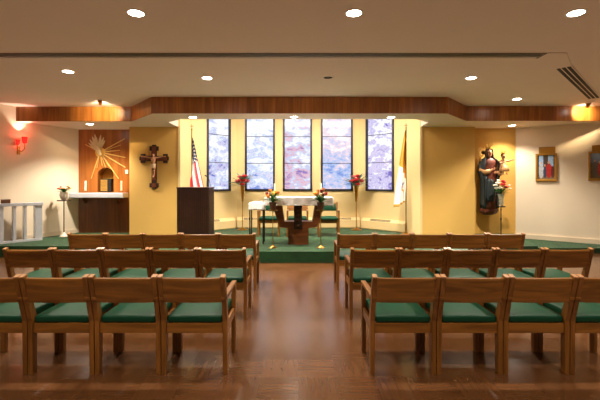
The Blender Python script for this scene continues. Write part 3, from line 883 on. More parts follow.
# pedestal by the left wall
d = 9.40; X = (64-U0)*d/F
t = thing('plant_stand', 'slim pedestal stand against the left wall beside the marble rail', 'stand', (X,d,ZP))
obj('base', MB().lathe([(.001,0),(.10,0),(.10,.015),(.07,.04),(.03,.085),(.015,.11),(.001,.11)], 22), M_ceram, t, smooth=True, angle=40)
obj('stem', MB().lathe([(.012,.10),(.012,.88)], 12), M_bronze, t, smooth=True, angle=50)
obj('tray', MB().lathe([(.001,.88),(.15,.882),(.155,.90),(.14,.898),(.001,.895)], 24), M_bronze, t, smooth=True, angle=40)
v = obj('flower_bowl', MB().lathe([(.001,0),(.05,0),(.085,.05),(.10,.12),(.085,.19),(.09,.20),(.078,.20),(.075,.18),(.001,.17)], 22), M_ceram, None, smooth=True, angle=50)
v.location = (X,d,ZP+.901); tag(v, 'pale round flower bowl on the pedestal by the left wall', 'vase')
bl = [(rng.uniform(-.16,.16), rng.uniform(-.1,.06), rng.uniform(.09,.17), rng.uniform(.025,.04), 'rose', mt) for mt in (M_orange,M_red,M_yellow,M_maroon,M_orange,M_pink,M_orange,M_maroon)]
bouquet('mixed_flowers', 'low orange and red flowers in the pale bowl by the left wall', (X,d,ZP+.901+.18), .2, .15, bl, M_leaf, rng, 18, .17, .045)
# stand with vase before the statue
d = 9.25; X = (501-U0)*d/F
t = thing('iron_flower_stand', 'thin dark iron stand in front of the statue', 'stand', (X,d,ZP))
obj('base', MB().lathe([(.001,0),(.12,0),(.12,.012),(.04,.03),(.014,.06),(.001,.06)], 22), M_iron, t, smooth=True, angle=40)
obj('stem', MB().lathe([(.011,.05),(.011,.42),(.022,.45),(.011,.48),(.011,.66),(.02,.68),(.011,.70),(.011,.74)], 12), M_iron, t, smooth=True, angle=50)
obj('tray', MB().lathe([(.001,.74),(.10,.742),(.105,.76),(.095,.758),(.001,.755)], 22), M_iron, t, smooth=True, angle=40)
v = obj('glass_vase', MB().lathe([(.001,0),(.045,0),(.05,.02),(.06,.2),(.082,.30),(.075,.30),(.053,.2),(.043,.03),(.001,.025)], 22), M_vase, None, smooth=True, angle=50)
v.location = (X,d,ZP+.761); tag(v, 'clear glass vase on the thin stand in front of the statue', 'vase')
bl = [(.02,-.05,.26,.065,'rose',M_red),(.10,-.03,.20,.055,'rose',M_red),(.04,-.02,.34,.05,'rose',M_red),(.09,.02,.31,.045,'rose',M_red),
      (-.10,-.04,.30,.05,'rose',M_white),(-.15,-.02,.24,.05,'rose',M_white),(-.12,.0,.17,.045,'rose',M_white),(-.05,-.06,.18,.05,'rose',M_white),(-.05,.02,.36,.04,'rose',M_white),(.20,.0,.24,.035,'rose',M_white),(.21,-.02,.16,.035,'rose',M_white)]
bouquet('red_and_white_bouquet', 'red and white roses in the glass vase in front of the statue', (X,d,ZP+.761+.27), .25, .3, bl, M_leaf, rng, 18, .2, .05)

# ------------------------------------------------------------------ flags
def flag(name, label, X, d, ztop, zpole, width, hang, colour, mats, sgn, hoist, base_mat, flyx, shx):
    t = thing(name, label, 'flag', (X,d,ZP), 0, 'flags on poles')
    obj('pole_base', MB().lathe([(.001,0),(.17,0),(.17,.03),(.12,.05),(.04,.09),(.026,.14),(.001,.14)], 24), M_brass, t, smooth=True, angle=40)
    obj('pole', MB().lathe([(.013,.10),(.013,zpole-ZP-.14),(.001,zpole-ZP-.14)], 12), base_mat, t, smooth=True, angle=50)
    zt = zpole-ZP
    fin = MB().lathe([(.001,zt-.15),(.02,zt-.145),(.012,zt-.12),(.026,zt-.10),(.012,zt-.08),(.001,zt-.08)], 12)
    fin.box(-.007,.007,-.006,.006,zt-.085,zt+.02,bev=.002); fin.box(-.042,.042,-.006,.006,zt-.038,zt-.024,bev=.002)
    obj('finial', fin, M_brass, t, smooth=True, angle=40)
    ns, nt = 78, 90
    mb = MB(); verts = []
    z0 = ztop-ZP
    for j in range(nt+1):
        tt = j/nt
        for i in range(ns+1):
            s = i/ns
            # gathered hoist, fly falls almost straight down in folds
            sp = 1-(1-tt)**2.2
            fold = math.sin(s*2*PI*2.6+.6)*(.018+.045*sp)
            xx = sgn*(.014-shx*sp+flyx*(tt**.75)*(.30+.70*s if False else (.42+.58*(1-s))) + .55*fold*sp)
            zz = z0 - s*hoist*(1-.42*sp) - tt*hang*(1-.35*s)
            yy = -.012 + fold*(.4+.9*sp) - .05*sp
            verts.append((xx, yy, zz))
    w = ns+1
    vs = [mb.bm.verts.new(p) for p in verts]
    for j in range(nt):
        for i in range(ns):
            f = mb.bm.faces.new((vs[j*w+i], vs[j*w+i+1], vs[(j+1)*w+i+1], vs[(j+1)*w+i]))
            f.material_index = colour((i+.5)/ns, (j+.5)/nt)
    o = obj('flag_cloth', mb, mats, t, smooth=True, recalc=False)
    sd = o.modifiers.new('thickness','SOLIDIFY'); sd.thickness = .003
    # fringe along the free edge
    return t, o
FR = mat('flag_red', srgb(188,30,44), .7, var=.06); FW = mat('flag_white', srgb(240,236,230), .7, var=.03); FB = mat('flag_blue', srgb(34,40,84), .7, var=.08)
FYL = mat('flag_yellow', srgb(240,160,30), .65, var=.06); FG = mat('flag_gold_thread', srgb(206,150,50), .6); FS = mat('flag_silver_thread', srgb(150,146,146), .6)
def us(s, t):
    if s < 7/13 and t < .42:
        a, b = (t/.42*11), (s/(7/13)*9)
        ia, ib = int(a), int(b)
        if (ia+ib) % 2 == 0:
            fa, fb = a-ia-.5, b-ib-.5
            if abs(fa) < .34 and abs(fb) < .34: return 1
        return 2
    return 0 if int(s*13) % 2 == 0 else 1
t_, fo = flag('striped_flag', 'red, white and blue striped flag with white stars behind the dark lectern', (191.8-U0)*9.35/F, 9.35, 2.66, px(0,125,9.35).z, .3, 1.25, us, [FR,FW,FB], 1, .95, M_brass, .38, .12)
def vat(s, t):
    if t > .965: return 2
    if t < .46: return 0
    # crossed keys below a tiered crown on the white half
    a, b = (t-.71)/.14, (s-.5)/.24
    if abs(a) < 1.0 and abs(b) < 1.0:
        if abs(a-b) < .16 and b > -.5: return 2
        if abs(a+b) < .16 and b > -.5: return 3
        if b < -.35 and abs(a) < .32*(1+b)+.22: return 2 if int((b+1)*10) % 2 else 3
        if (a*a+(b-.15)**2) < .05: return 4
    return 1
t_, fo = flag('yellow_white_flag', 'yellow and white flag with an emblem, on the pole right of the bay', (406-U0)*9.45/F, 9.45, px(0,129,9.45).z, px(0,124,9.45).z, .25, 1.95, vat, [FYL,FW,FG,FS,FR], -1, .95, M_bronze, .32, .05)

# ------------------------------------------------------------------ tabernacle wall
zsh = px(0,192.6,YT).z
t = thing('marble_shelf', 'white marble shelf across the wood panel under the golden rays', 'shelf', ((103-U0)*YT/F,YT,zsh-.13))
hw = 26.3*YT/F
obj('slab', MB().box(-hw,hw,-.36,-.031,.0,.13,bev=.016), M_marble, t)
for s in (-1,1):
    obj('bracket', MB().prism_yz([(-.032,-.16),(-.032,-.001),(-.28,-.001)], s*.45-.03, s*.45+.03), M_paneld, t)
# tabernacle box in the niche
t = thing('tabernacle', 'small dark metal tabernacle box in the arched niche', 'tabernacle', (NX,YT+.12,NZ0))
obj('box', MB().box(-.15,.15,-.115,.12,0,.36,bev=.008), M_bronze, t)
dr = obj('door', MB().box(-.135,.055,-.13,-.1155,.02,.34,bev=.004), mat('mosaic_gold', srgb(150,128,84), .35, .8, .6, 34), t)
hd = MB()
for i in range(5):
    for j in range(8):
        hd.box(-.12+.034*i,-.12+.034*i+.026,-.136,-.1305,.035+.037*j,.035+.037*j+.028,bev=.004)
obj('raised_ornament', hd, M_gold, dr)
obj('knob', MB().ball((.04,-.14,.18),.009), M_brass, dr, smooth=True)
obj('side_veil', MB().box(.07,.145,-.128,-.1155,.0,.35,bev=.004), M_black, t)
# candles on the shelf
for (u, lab) in ((85.6,'left'),(121.5,'right')):
    candle((u-U0)*9.97/F, 9.97, zsh+.001, .26, .024, 'thick white candle at the %s end of the marble shelf' % lab, 'candles on the marble shelf', hh=.055)
# small white box on the wall
o = obj('wall_switch_box', MB().box(-.04,.04,-.03,-.001,-.055,.055,bev=.006), M_wire); o.location = ((127-U0)*YT/F, YT, px(0,172,YT).z)
tag(o, 'small white plastic box mounted on the wood panel right of the niche', 'switch')
# golden sunburst with dove
uc, vc = 100.2, 152.3
t = thing('gilded_sunburst', 'gilded dove above long golden rays on the wood panel', 'wall ornament', px(uc,vc,YT))
t.location.y = YT
kk = YT/F
obj('sun_disc', MB().lathe([(.001,-.03),(.09,-.028),(.13,-.012),(.135,0),(.001,0)], 26, M=Matrix.Rotation(PI/2,4,'X') @ Matrix.Scale(-1,4,(0,0,1))), M_gold, t, smooth=True, angle=40)
for (u, v, w) in ((125,138.7,.020),(120,150.3,.020),(125.5,157.5,.024),(125.5,167.5,.024),(118.7,178.7,.020),(109,166,.014),(91.5,178.5,.016),(102.5,166,.016),(85.5,144.5,.022),(121,145,.010),(97,168,.012),(106,168,.012)):
    dx, dz = (u-uc)*kk, -(v-vc)*kk
    L = math.hypot(dx,dz); ex, ez = dx/L, dz/L
    st_ = .12
    r = MB().prism_xz([(ex*st_-ez*w*.7, ez*st_+ex*w*.7),(ex*st_+ez*w*.7, ez*st_-ex*w*.7),(dx+ez*w*.35,dz-ex*w*.35),(dx-ez*w*.35,dz+ex*w*.35)], -.018, -.001)
    obj('ray', r, M_ray, t)
M_dove = mat('pale_gilded_dove', srgb(226,206,160), .45, .2, .12, 30)
dv = MB()
dv.ball((-.03,-.045,.05),(.06,.035,.15),12,8,M=Matrix.Rotation(-.45,4,'Y'))
dv.ball((.035,-.05,-.06),(.035,.03,.04),10,7)
# wings and tail of feather blades
for (bx, bz, ang, L, W) in ((-.06,.08,100,.40,.07),(-.06,.08,112,.36,.07),(-.07,.06,124,.33,.07),(-.08,.04,136,.30,.06),(-.02,.10,82,.36,.07),(-.0,.10,70,.32,.06),(.01,.09,60,.26,.05),(-.07,.10,92,.30,.06)):
    a = math.radians(ang)
    ex, ez = math.cos(a), math.sin(a)
    pts = []
    for q in range(9):
        tt = q/8; w = W*.5*math.sin(PI*(.15+.8*tt))
        pts.append((bx+ex*L*tt-ez*w, bz+ez*L*tt+ex*w))
    for q in range(8,-1,-1):
        tt = q/8; w = W*.5*math.sin(PI*(.15+.8*tt))
        pts.append((bx+ex*L*tt+ez*w, bz+ez*L*tt-ex*w))
    yoff = .004*(ang % 5)
    dv.prism_xz(pts, -.034-yoff, -.018-yoff)
obj('dove', dv, M_dove, t, smooth=True, angle=35)

# ------------------------------------------------------------------ crucifix on the ochre wall
YC = 9.67; kc = YC/F
t = thing('crucifix', 'dark painted wall crucifix with square flared ends on the ochre wall', 'crucifix', px(154.5,158.5,YC)); t.location.y = YC-.0005
def cz(v): return -(v-158.5)*kc
def cxx(u): return (u-154.5)*kc
def cross_poly(g):
    b = .055+g; e = .105+g; s_ = .035+g*.2
    L, R, T_, B = cxx(140.3)-g, cxx(168.7)+g, cz(145.2)+g, cz(188.7)-g
    return [(-b,B+.15),(-b-.05,B+.15),(-e,B+.10),(-e,B+.045),(-.04,B+.045),(-.04,B),(.04,B),(.04,B+.045),(e,B+.045),(e,B+.10),(b+.05,B+.15),(b,B+.15),
            (b,-.055-g),(R-.14,-.055-g),(R-.14,-e),(R-.03,-e),(R-.03,-.05),(R,-.05),(R,.05),(R-.03,.05),(R-.03,e),(R-.14,e),(R-.14,.055+g),
            (b,.055+g),(b,T_-.15),(e,T_-.15),(e,T_-.04),(.05,T_-.04),(.05,T_),(-.05,T_),(-.05,T_-.04),(-e,T_-.04),(-e,T_-.15),(-b,T_-.15),
            (-b,.055+g),(L+.14,.055+g),(L+.14,e),(L+.03,e),(L+.03,.05),(L,.05),(L,-.05),(L+.03,-.05),(L+.03,-e),(L+.14,-e),(L+.14,-.055-g),(-b,-.055-g)]
cb = obj('cross', MB().prism_xz(cross_poly(.008), -.035, 0), M_cross, t)
inn = MB(); inn.box(-.045,.045,-.040,-.0355,cz(180),cz(150.5)); inn.box(cxx(146),cxx(163),-.040,-.0355,-.042,.042)
for (x,z) in ((cxx(143.5),0),(cxx(165.5),0),(0,cz(148.6)),(0,cz(185.4))): inn.box(x-.05,x+.05,-.040,-.0355,z-.05,z+.05,bev=.002)
obj('painted_field', inn, M_cross2, cb)
# corpus: overlapping volumes fused by a voxel remesh into one continuous body
cp = MB(); Y = -.075
cp.ball((.0,Y-.012,.075),(.030,.032,.040),14,10,M=Matrix.Rotation(.25,4,'Y'))
cp.ball((.004,Y-.045,.07),(.007,.009,.010)); 
cp.tube([(.0,Y,.05),(0,Y,.02)],[.017,.02],10)
cp.tube([(0,Y,.03),(0,Y,-.03),(0,Y+.004,-.11),(.003,Y,-.17),(.003,Y,-.20)],[.03,.056,.046,.048,.03],14)
cp.ball((0,Y,-.02),(.065,.032,.06)); 
for s in (-1,1):
    cp.tube([(s*.03,Y,.01),(s*.085,Y,.015),(s*.16,Y+.008,.03),(s*.25,Y+.015,.045)],[.028,.024,.019,.013],10)
    cp.tube([(s*.25,Y+.015,.045),(s*.285,Y+.015,.048)],[.013,.015],8)
    for q in range(4):
        cp.tube([(s*.28,Y+.012,.036+.009*q),(s*.305,Y+.006,.034+.010*q),(s*.316,Y-.004,.034+.010*q)],[.0055,.005,.004],6)
    cp.tube([(s*.27,Y+.005,.055),(s*.283,Y-.004,.066)],[.006,.005],6)
    cp.tube([(s*.027,Y,-.17),(s*.032,Y-.03,-.28),(s*.024,Y-.022,-.30),(s*.015,Y+.01,-.43)],[.034,.026,.024,.014],10)
    cp.tube([(s*.015,Y+.008,-.425),(s*.012,Y-.012,-.47),(s*.010,Y-.016,-.485)],[.015,.013,.009],8)
co = obj('corpus', cp, M_flesh, t, smooth=True)
rm = co.modifiers.new('fuse','REMESH'); rm.mode = 'VOXEL'; rm.voxel_size = .005; rm.use_smooth_shade = True
ey = MB()
for s in (-1,1): ey.ball((s*.011+.002,Y-.0425,.082),(.0045,.003,.0022),8,5)
obj('eyes', ey, M_eye, co, smooth=True)
obj('hair', MB().ball((.0,Y+.002,.088),(.036,.032,.036)).tube([(-.026,Y+.005,.08),(-.03,Y,.04)],[.012,.006],8).tube([(.026,Y+.005,.08),(.03,Y,.04)],[.012,.006],8).ball((0,Y-.035,.042),(.013,.011,.014)), M_hair, co, smooth=True)
lc = MB(); rings = []
for i in range(8):
    z = -.145-.10*i/7
    rings.append([Vector((.058*(1+.06*math.sin(5*a+i))*math.cos(a), Y-.006+.048*math.sin(a), z+.012*math.cos(a))) for a in [2*PI*q/28 for q in range(28)]])
lc.loft(rings)
obj('loincloth', lc, M_loin, co, smooth=True)

# ------------------------------------------------------------------ left wall: marble rail, box, sconce
e_ = (Vector(LW[0])-Vector(LW[1])).normalized()
A = px(0,244.4,8.25); B = px(42.3,240.0,8.84)
ra = Vector((A.x,A.y)); rb = Vector((B.x,B.y)); ed = (rb-ra).normalized()
rail_ang = math.atan2(ed.y, ed.x)
ra0 = rb - ed*.99
# rail local frame: x from its right end towards the viewer is -x
t = thing('marble_rail', 'white marble altar rail with open slots standing along the left wall', 'rail', (rb.x,rb.y,ZP), rail_ang)
Lr_ = 1.35
ztop = px(42.3,202.2,8.84).z-ZP
obj('top_slab', MB().box(-Lr_,.02,-.03,.15,ztop-.07,ztop,bev=.006), M_marble, t)
obj('plinth', MB().box(-Lr_,.0,-.02,.14,0,.05,bev=.004), M_marble, t)
def rail_s(u):
    # distance back from the right end seen at column u
    q = (u-U0)/F
    # ra = rb + ed*s ; x = q*y
    return (q*rb.y-rb.x)/(ed.x-q*ed.y)
for (ua, ub) in ((35,42.2),(24,26.8),(13,16.2),(-3,3.6)):
    s0, s1 = rail_s(ua), rail_s(ub)
    obj('post', MB().box(s0,min(s1,-.002),-.012,.13,.05,ztop-.07,bev=.004), M_marble, t)
sb = rail_s(6.3)
o = obj('wooden_box', MB().box(-.075,.075,-.06,.06,0,.07,bev=.004).box(-.08,.08,-.064,.064,.0705,.085,bev=.003), M_box)
pt = rb+ed*sb; nn = Vector((-ed.y,ed.x)); pt = pt+nn*.06
o.location = (pt.x,pt.y,ZP+ztop+.001); o.rotation_euler = (0,0,rail_ang)
tag(o, 'small brown wooden box on top of the marble rail', 'box')
# sconce
wd = 8.80
wp = Vector(LW[1])+e_*((wd-LW[1][1])/e_.y)
wang = math.atan2(e_.y,e_.x)
t = thing('wall_sconce', 'brass wall sconce with two glowing red glass cups on the left wall', 'lamp', (wp.x,wp.y,px(0,145.5,wd).z), wang)
obj('backplate', MB().box(-.035,.035,-.022,-.001,-.21,-.02,bev=.006), M_brass, t)
def cup(x, y, z, s):
    m_ = MB().lathe([(.001,0),(.03*s,0),(.046*s,.03*s),(.055*s,.14*s),(.050*s,.14*s),(.040*s,.03*s),(.001,.012*s)], 18, c=(x,y,z))
    return obj('red_cup', m_, M_cup, t, smooth=True, angle=50)
obj('arm', MB().tube([(0,-.02,-.12),(.02,-.10,-.14),(.04,-.17,-.08),(.04,-.17,.04)],.010,8), M_brass, t, smooth=True)
obj('arm', MB().tube([(0,-.02,-.08),(-.04,-.06,-.09),(-.06,-.09,-.05),(-.06,-.09,.0)],.009,8), M_brass, t, smooth=True)
cup(.04,-.17,.042,1.1); cup(-.06,-.09,.002,.85)
def point(loc, e, col, r=.02):
    l = bpy.data.lights.new('flame_lamp','POINT'); l.energy = e; l.color = col; l.shadow_soft_size = r
    o = bpy.data.objects.new('flame_lamp', l); C.objects.link(o); o.location = loc; return o
Ms = Matrix.Translation(t.location) @ Matrix.Rotation(wang,4,'Z')
point(Ms @ Vector((.04,-.17,.20)), 2.0, (1,.12,.08))
point(Ms @ Vector((-.03,-.14,.0)), 1.2, (1,.10,.06))
spot(Ms @ Vector((.0,-.12,.22)), 14, 75, .4, .02, (1,.8,.62), Ms @ Vector((0,-.04,1.2)))

# ------------------------------------------------------------------ statue
YW = 9.93
sx_, sd_ = 489.5, 9.68
t = thing('madonna_statue', 'tall painted statue of a crowned woman in dark robes holding a crowned child', 'statue', px(sx_,215,sd_))
Z0 = t.location.z
def ring(z, rx, ry, cx=0, cy=0, folds=0, amp=0, ph=0, a0=0, a1=2*PI, n=48, closed=True):
    out = []
    for q in range(n):
        a = a0+(a1-a0)*q/(n if closed else n-1)
        w = 1+amp*math.sin(folds*a+ph)
        out.append(Vector((cx+rx*w*math.cos(a), cy+ry*w*math.sin(a), z)))
    return out
# plinth bracket: scalloped block fixed to the wall
pm = MB().loft([ring(0,.12,.10,0,.10,8,.03), ring(.05,.20,.16,0,.06,8,.06), ring(.13,.235,.18,0,.04,8,.05), ring(.17,.225,.17,0,.04,0,0)])
obj('plinth', pm, M_plinth, t, smooth=True, angle=50)
obj('wall_bracket', MB().box(-.09,.09,.15,YW-sd_-.002,.05,.16,bev=.005), M_plinth, t)
# figure: head, neck, shoulders, torso, arms and hands, fused
fg = MB()
hx, hz = -.015, 1.585
fg.ball((hx,-.02,hz),(.068,.078,.098),18,12)
fg.ball((hx,-.035,hz-.06),(.046,.05,.045)); fg.tube([(hx,-.092,hz+.02),(hx,-.108,hz-.012),(hx,-.092,hz-.02)],[.009,.014,.008],8)
fg.ball((hx,-.088,hz-.045),(.022,.012,.009)); fg.ball((hx,-.075,hz-.078),(.022,.02,.018))
for s in (-1,1):
    fg.ball((hx+s*.028,-.086,hz+.018),(.014,.008,.008)); fg.ball((hx+s*.069,-.01,hz-.005),(.01,.018,.026))
fg.tube([(hx,-.01,hz-.06),(0,.0,1.43)],[.036,.048],12)
fg.tube([(0,0,1.44),(0,0,1.36),(0,0,1.15),(0,0,.9),(0,0,.4)],[.06,.10,.10,.12,.12],16)
fg.ball((0,0,1.36),(.165,.075,.06))
# right arm (viewer's left) across the body, left arm carrying the child
fg.tube([(-.16,.0,1.36),(-.22,-.04,1.14),(-.17,-.13,1.08),(-.04,-.20,1.14)],[.055,.048,.042,.026],12)
fg.tube([(.16,.0,1.36),(.22,-.05,1.14),(.19,-.15,1.06),(.10,-.22,1.08)],[.055,.048,.042,.026],12)
for (bx,bz,dx,dz) in ((-.04,1.14,.05,.03),(.10,1.08,-.06,.0)):
    fg.ball((bx+dx*.4,-.205,bz+dz*.4),(.032,.018,.026))
    for q in range(4):
        fg.tube([(bx+dx*.7,-.21,bz+dz*.6-.02+.013*q),(bx+dx*1.3,-.215,bz+dz*1.1-.022+.014*q),(bx+dx*(1.65-.1*abs(q-1.5)),-.205,bz+dz*1.4-.022+.014*q)],[.0085,.008,.006],6)
    fg.tube([(bx+dx*.3,-.215,bz+.025),(bx+dx*.9,-.225,bz+.05)],[.009,.007],6)
fo_ = obj('figure', fg, M_flesh, t, smooth=True)
rm = fo_.modifiers.new('fuse','REMESH'); rm.mode = 'VOXEL'; rm.voxel_size = .006; rm.use_smooth_shade = True
ey = MB()
for s in (-1,1):
    ey.ball((hx+s*.028,-.0935,hz+.018),(.0105,.004,.0055),10,6); ey.ball((hx+s*.028,-.088,hz+.040),(.018,.006,.0035),10,6)
obj('eyes', ey, M_eye, fo_, smooth=True)
obj('lips', MB().ball((hx,-.099,hz-.045),(.017,.005,.006),10,6), M_lip, fo_, smooth=True)
# gown
gw = MB().loft([ring(.172,.20,.16,0,-.005,13,.07,.3),ring(.35,.185,.15,0,-.005,13,.07,.5),ring(.7,.17,.14,0,0,12,.05,.8),ring(1.0,.155,.135,0,0,11,.03,1.2),ring(1.16,.15,.13,0,0,0,0),ring(1.3,.185,.13,0,0,0,0),ring(1.38,.18,.118,0,0,0,0),ring(1.42,.13,.09,0,0,0,0),ring(1.45,.075,.068,0,-.003,0,0)])
obj('gown', gw, M_gown, fo_, smooth=True)
sl = MB().tube([(-.165,.0,1.37),(-.225,-.04,1.14),(-.175,-.13,1.08),(-.07,-.19,1.125)],[.068,.066,.062,.05],14)
sl.tube([(.165,.0,1.37),(.225,-.05,1.14),(.195,-.15,1.06),(.13,-.21,1.075)],[.068,.066,.062,.05],14)
obj('sleeves', sl, M_sleeve, fo_, smooth=True)
# mantle: open in front
aa0, aa1 = math.radians(-58), math.radians(232)
mt = MB()
prof = [(.175,.225,.18),(.3,.225,.185),(.6,.22,.18),(.9,.225,.175),(1.1,.285,.185),(1.25,.28,.175),(1.36,.25,.155),(1.43,.17,.125),(1.47,.105,.105),(1.55,.095,.105),(1.63,.092,.105),(1.69,.07,.085),(1.71,.02,.03)]
mt.loft([ring(z, rx, ry, hx*.6*(z>1.4), .005, 9, .05 if z < 1.2 else .02, .4*z, aa0 if z < 1.4 else aa0+.12, aa1 if z < 1.4 else aa1-.12, 60, False) for (z,rx,ry) in prof], close=False, caps=False)
mo_ = obj('mantle', mt, M_robe, fo_, smooth=True, recalc=False)
sd = mo_.modifiers.new('thickness','SOLIDIFY'); sd.thickness = .012
# front swag of the mantle, gold edged
sw = MB()
rr_ = []
for i in range(9):
    tt = i/8
    z = .98-.62*tt
    rr_.append([Vector((-.19+.36*(q/14)*(1-.35*tt)+.02*math.sin(q*1.3), -.155-.035*math.sin(PI*q/14)-.012*math.sin(q*1.9+tt*2), z-.18*(q/14)*(1-tt)+.015*math.sin(q*1.1))) for q in range(15)])
sw.loft(rr_, close=False, caps=False)
so_ = obj('mantle_swag', sw, M_robe, fo_, smooth=True, recalc=False)
sd = so_.modifiers.new('thickness','SOLIDIFY'); sd.thickness = .012
hr = MB()
for s in (-1,1): hr.tube([(hx+s*.05,-.045,hz+.075),(hx+s*.075,-.035,hz+.01),(hx+s*.085,-.04,hz-.09),(hx+s*.10,-.075,hz-.20)],[.02,.022,.02,.01],8)
hr.ball((hx,-.0,hz+.045),(.074,.08,.062))
obj('hair', hr, M_hair, fo_, smooth=True)
def crown(c, r, h, parent):
    cr = MB()
    cr.lathe([(r*.92,0),(r*1.02,0),(r*1.05,h*.3),(r*.98,h*.3),(r*.92,0)], 24, c=c)
    for k in range(8):
        a = 2*PI*k/8; ca, sa = math.cos(a), math.sin(a)
        cr.tube([(c[0]+r*ca,c[1]+r*sa,c[2]+h*.25),(c[0]+r*1.12*ca,c[1]+r*1.12*sa,c[2]+h*.65),(c[0]+r*1.2*ca,c[1]+r*1.2*sa,c[2]+h*.9)],[r*.16,r*.12,r*.05],6)
        cr.ball((c[0]+r*1.2*ca,c[1]+r*1.2*sa,c[2]+h*.93),r*.11,8,5)
    return obj('crown', cr, M_gold, parent, smooth=True, angle=40)
crown((hx,-.005,hz+.095), .075, .17, t)
# the child, seated on her left arm
ck = MB(); qx, qz = .24, 1.30
ck.ball((qx,-.20,qz+.18),(.05,.055,.066),14,10); ck.ball((qx+.01,-.253,qz+.17),(.009,.011,.012)); ck.ball((qx+.006,-.245,qz+.148),(.014,.01,.006))
for s in (-1,1): ck.ball((qx+s*.02+.005,-.246,qz+.19),(.009,.007,.006)); ck.ball((qx+s*.05,-.195,qz+.175),(.007,.012,.017))
ck.tube([(qx,-.20,qz+.13),(qx,-.19,qz+.09),(qx,-.19,qz),(qx,-.19,qz-.10)],[.026,.05,.062,.065],12)
ck.tube([(qx+.045,-.20,qz+.075),(qx+.11,-.24,qz+.06),(qx+.185,-.28,qz+.09)],[.027,.022,.016],10)
ck.tube([(qx-.045,-.20,qz+.075),(qx-.09,-.25,qz+.0),(qx-.05,-.29,qz+.02)],[.027,.022,.016],10)
for (hx2,hy2,hz2,sx2) in ((qx+.195,-.285,qz+.095,1),(qx-.04,-.295,qz+.025,1)):
    ck.ball((hx2,hy2,hz2),(.017,.010,.016))
    for q in range(4): ck.tube([(hx2+.008,hy2-.002,hz2-.010+.008*q),(hx2+.026,hy2-.006,hz2-.010+.0095*q)],[.0052,.0045],6)
    ck.tube([(hx2,hy2-.004,hz2+.012),(hx2+.008,hy2-.012,hz2+.028)],[.0055,.0045],6)
for s in (-1,1):
    ck.tube([(qx+s*.035,-.20,qz-.10),(qx+s*.045,-.30,qz-.13),(qx+s*.04,-.29,qz-.26)],[.045,.034,.02],10)
    ck.tube([(qx+s*.04,-.285,qz-.255),(qx+s*.042,-.325,qz-.275)],[.02,.014],8)
ch = obj('child_figure', ck, M_flesh, t, smooth=True)
rm = ch.modifiers.new('fuse','REMESH'); rm.mode = 'VOXEL'; rm.voxel_size = .006; rm.use_smooth_shade = True
ey = MB()
for s in (-1,1): ey.ball((qx+s*.02+.005,-.2535,qz+.19),(.007,.003,.0038),8,5)
obj('eyes', ey, M_eye, ch, smooth=True)
obj('lips', MB().ball((qx+.006,-.2545,qz+.148),(.010,.003,.0036),8,5), M_lip, ch, smooth=True)
tu = MB().loft([ring(qz-.20,.105,.125,qx,-.245,9,.05),ring(qz-.12,.10,.13,qx,-.245,9,.04),ring(qz-.07,.085,.105,qx,-.22,9,.03),ring(qz,.072,.068,qx,-.19,8,.03),ring(qz+.08,.064,.055,qx,-.19),ring(qz+.115,.035,.034,qx,-.193)])
obj('tunic', tu, M_sleeve, ch, smooth=True)
obj('hair', MB().ball((qx,-.185,qz+.205),(.055,.055,.05)), M_hair, ch, smooth=True)
crown((qx,-.19,qz+.24), .05, .10, t)
# halo disc behind the head fixed to the wall
hl = MB()
for k in range(12):
    a = PI*(k/11)*1.2+PI*.05
    hl.tube([(-.10+.10*math.cos(a),.12,1.60+.10*math.sin(a)),(-.10+.17*math.cos(a),.12,1.60+.17*math.sin(a))],[.008,.003],6)
hl.lathe([(.001,0),(.05,0),(.05,.01),(.001,.01)], 24, M=Matrix.Translation((-.10,.125,1.60)) @ Matrix.Rotation(PI/2,4,'X'))
obj('halo', hl, M_brass, t, smooth=True, angle=40)
obj('halo_stay', MB().tube([(-.05,.10,1.55),(-.05,YW-sd_-.002,1.55)],.012,8), M_brass, t)

# ------------------------------------------------------------------ framed pictures on the right wall
re = (Vector(RW[1])-Vector(RW[0])).normalized()
rang = math.atan2(re.y, re.x)
def on_right(u):
    q = (u-U0)/F; a = Vector(RW[0])
    s = (q*a.y-a.x)/(re.x-q*re.y)
    return a+re*s
M_paint = attr_mat('oil_paint', .45)
def picture(u0, u1, vt, vb, vp, label, fn):
    a, b = on_right(u0), on_right(u1); c = (a+b)/2; W = (b-a).length
    zt, zb, zp = px(0,vt,c.y).z, px(0,vb,c.y).z, px(0,vp,c.y).z
    H = zt-zb
    t = thing('framed_picture', label, 'picture', (c.x,c.y,zb), rang, 'framed pictures on the right wall')
    fw = .045
    fr = MB()
    fr.box(-W/2,W/2,-.04,-.002,0,fw*1.2,bev=.006); fr.box(-W/2,W/2,-.04,-.002,H-fw,H,bev=.006)
    fr.box(-W/2,-W/2+fw,-.04,-.002,fw*1.2,H-fw,bev=.006); fr.box(W/2-fw,W/2,-.04,-.002,fw*1.2,H-fw,bev=.006)
    obj('frame', fr, M_frameg, t)
    nx, nz = 36, 48
    mb = MB(); cw, chh = W-2*fw+.004, H-2.2*fw+.004
    vs = [[mb.bm.verts.new((-cw/2+cw*i/nx,-.014,fw*1.2-.002+chh*j/nz)) for i in range(nx+1)] for j in range(nz+1)]
    cl = mb.bm.loops.layers.color.new('paint')
    for j in range(nz):
        for i in range(nx):
            f = mb.bm.faces.new((vs[j][i],vs[j][i+1],vs[j+1][i+1],vs[j+1][i]))
            col = fn((i+.5)/nx,(j+.5)/nz)
            for l in f.loops: l[cl] = col
    ca = obj('canvas', mb, M_paint, t, recalc=False)
    s_ = ca.modifiers.new('thickness','SOLIDIFY'); s_.thickness = .008; s_.offset = -1
    tp = MB().box(-W/2+.07,W/2-.03,-.03,-.002,H+.002,zp-zb,bev=.006)
    tp.box(-W/2+.10,W/2-.06,-.036,-.0305,H+.02,zp-zb-.02,bev=.003)
    obj('title_plate', tp, M_frameg, t)
def c3(r,g,b): return (r/255,g/255,b/255,1)
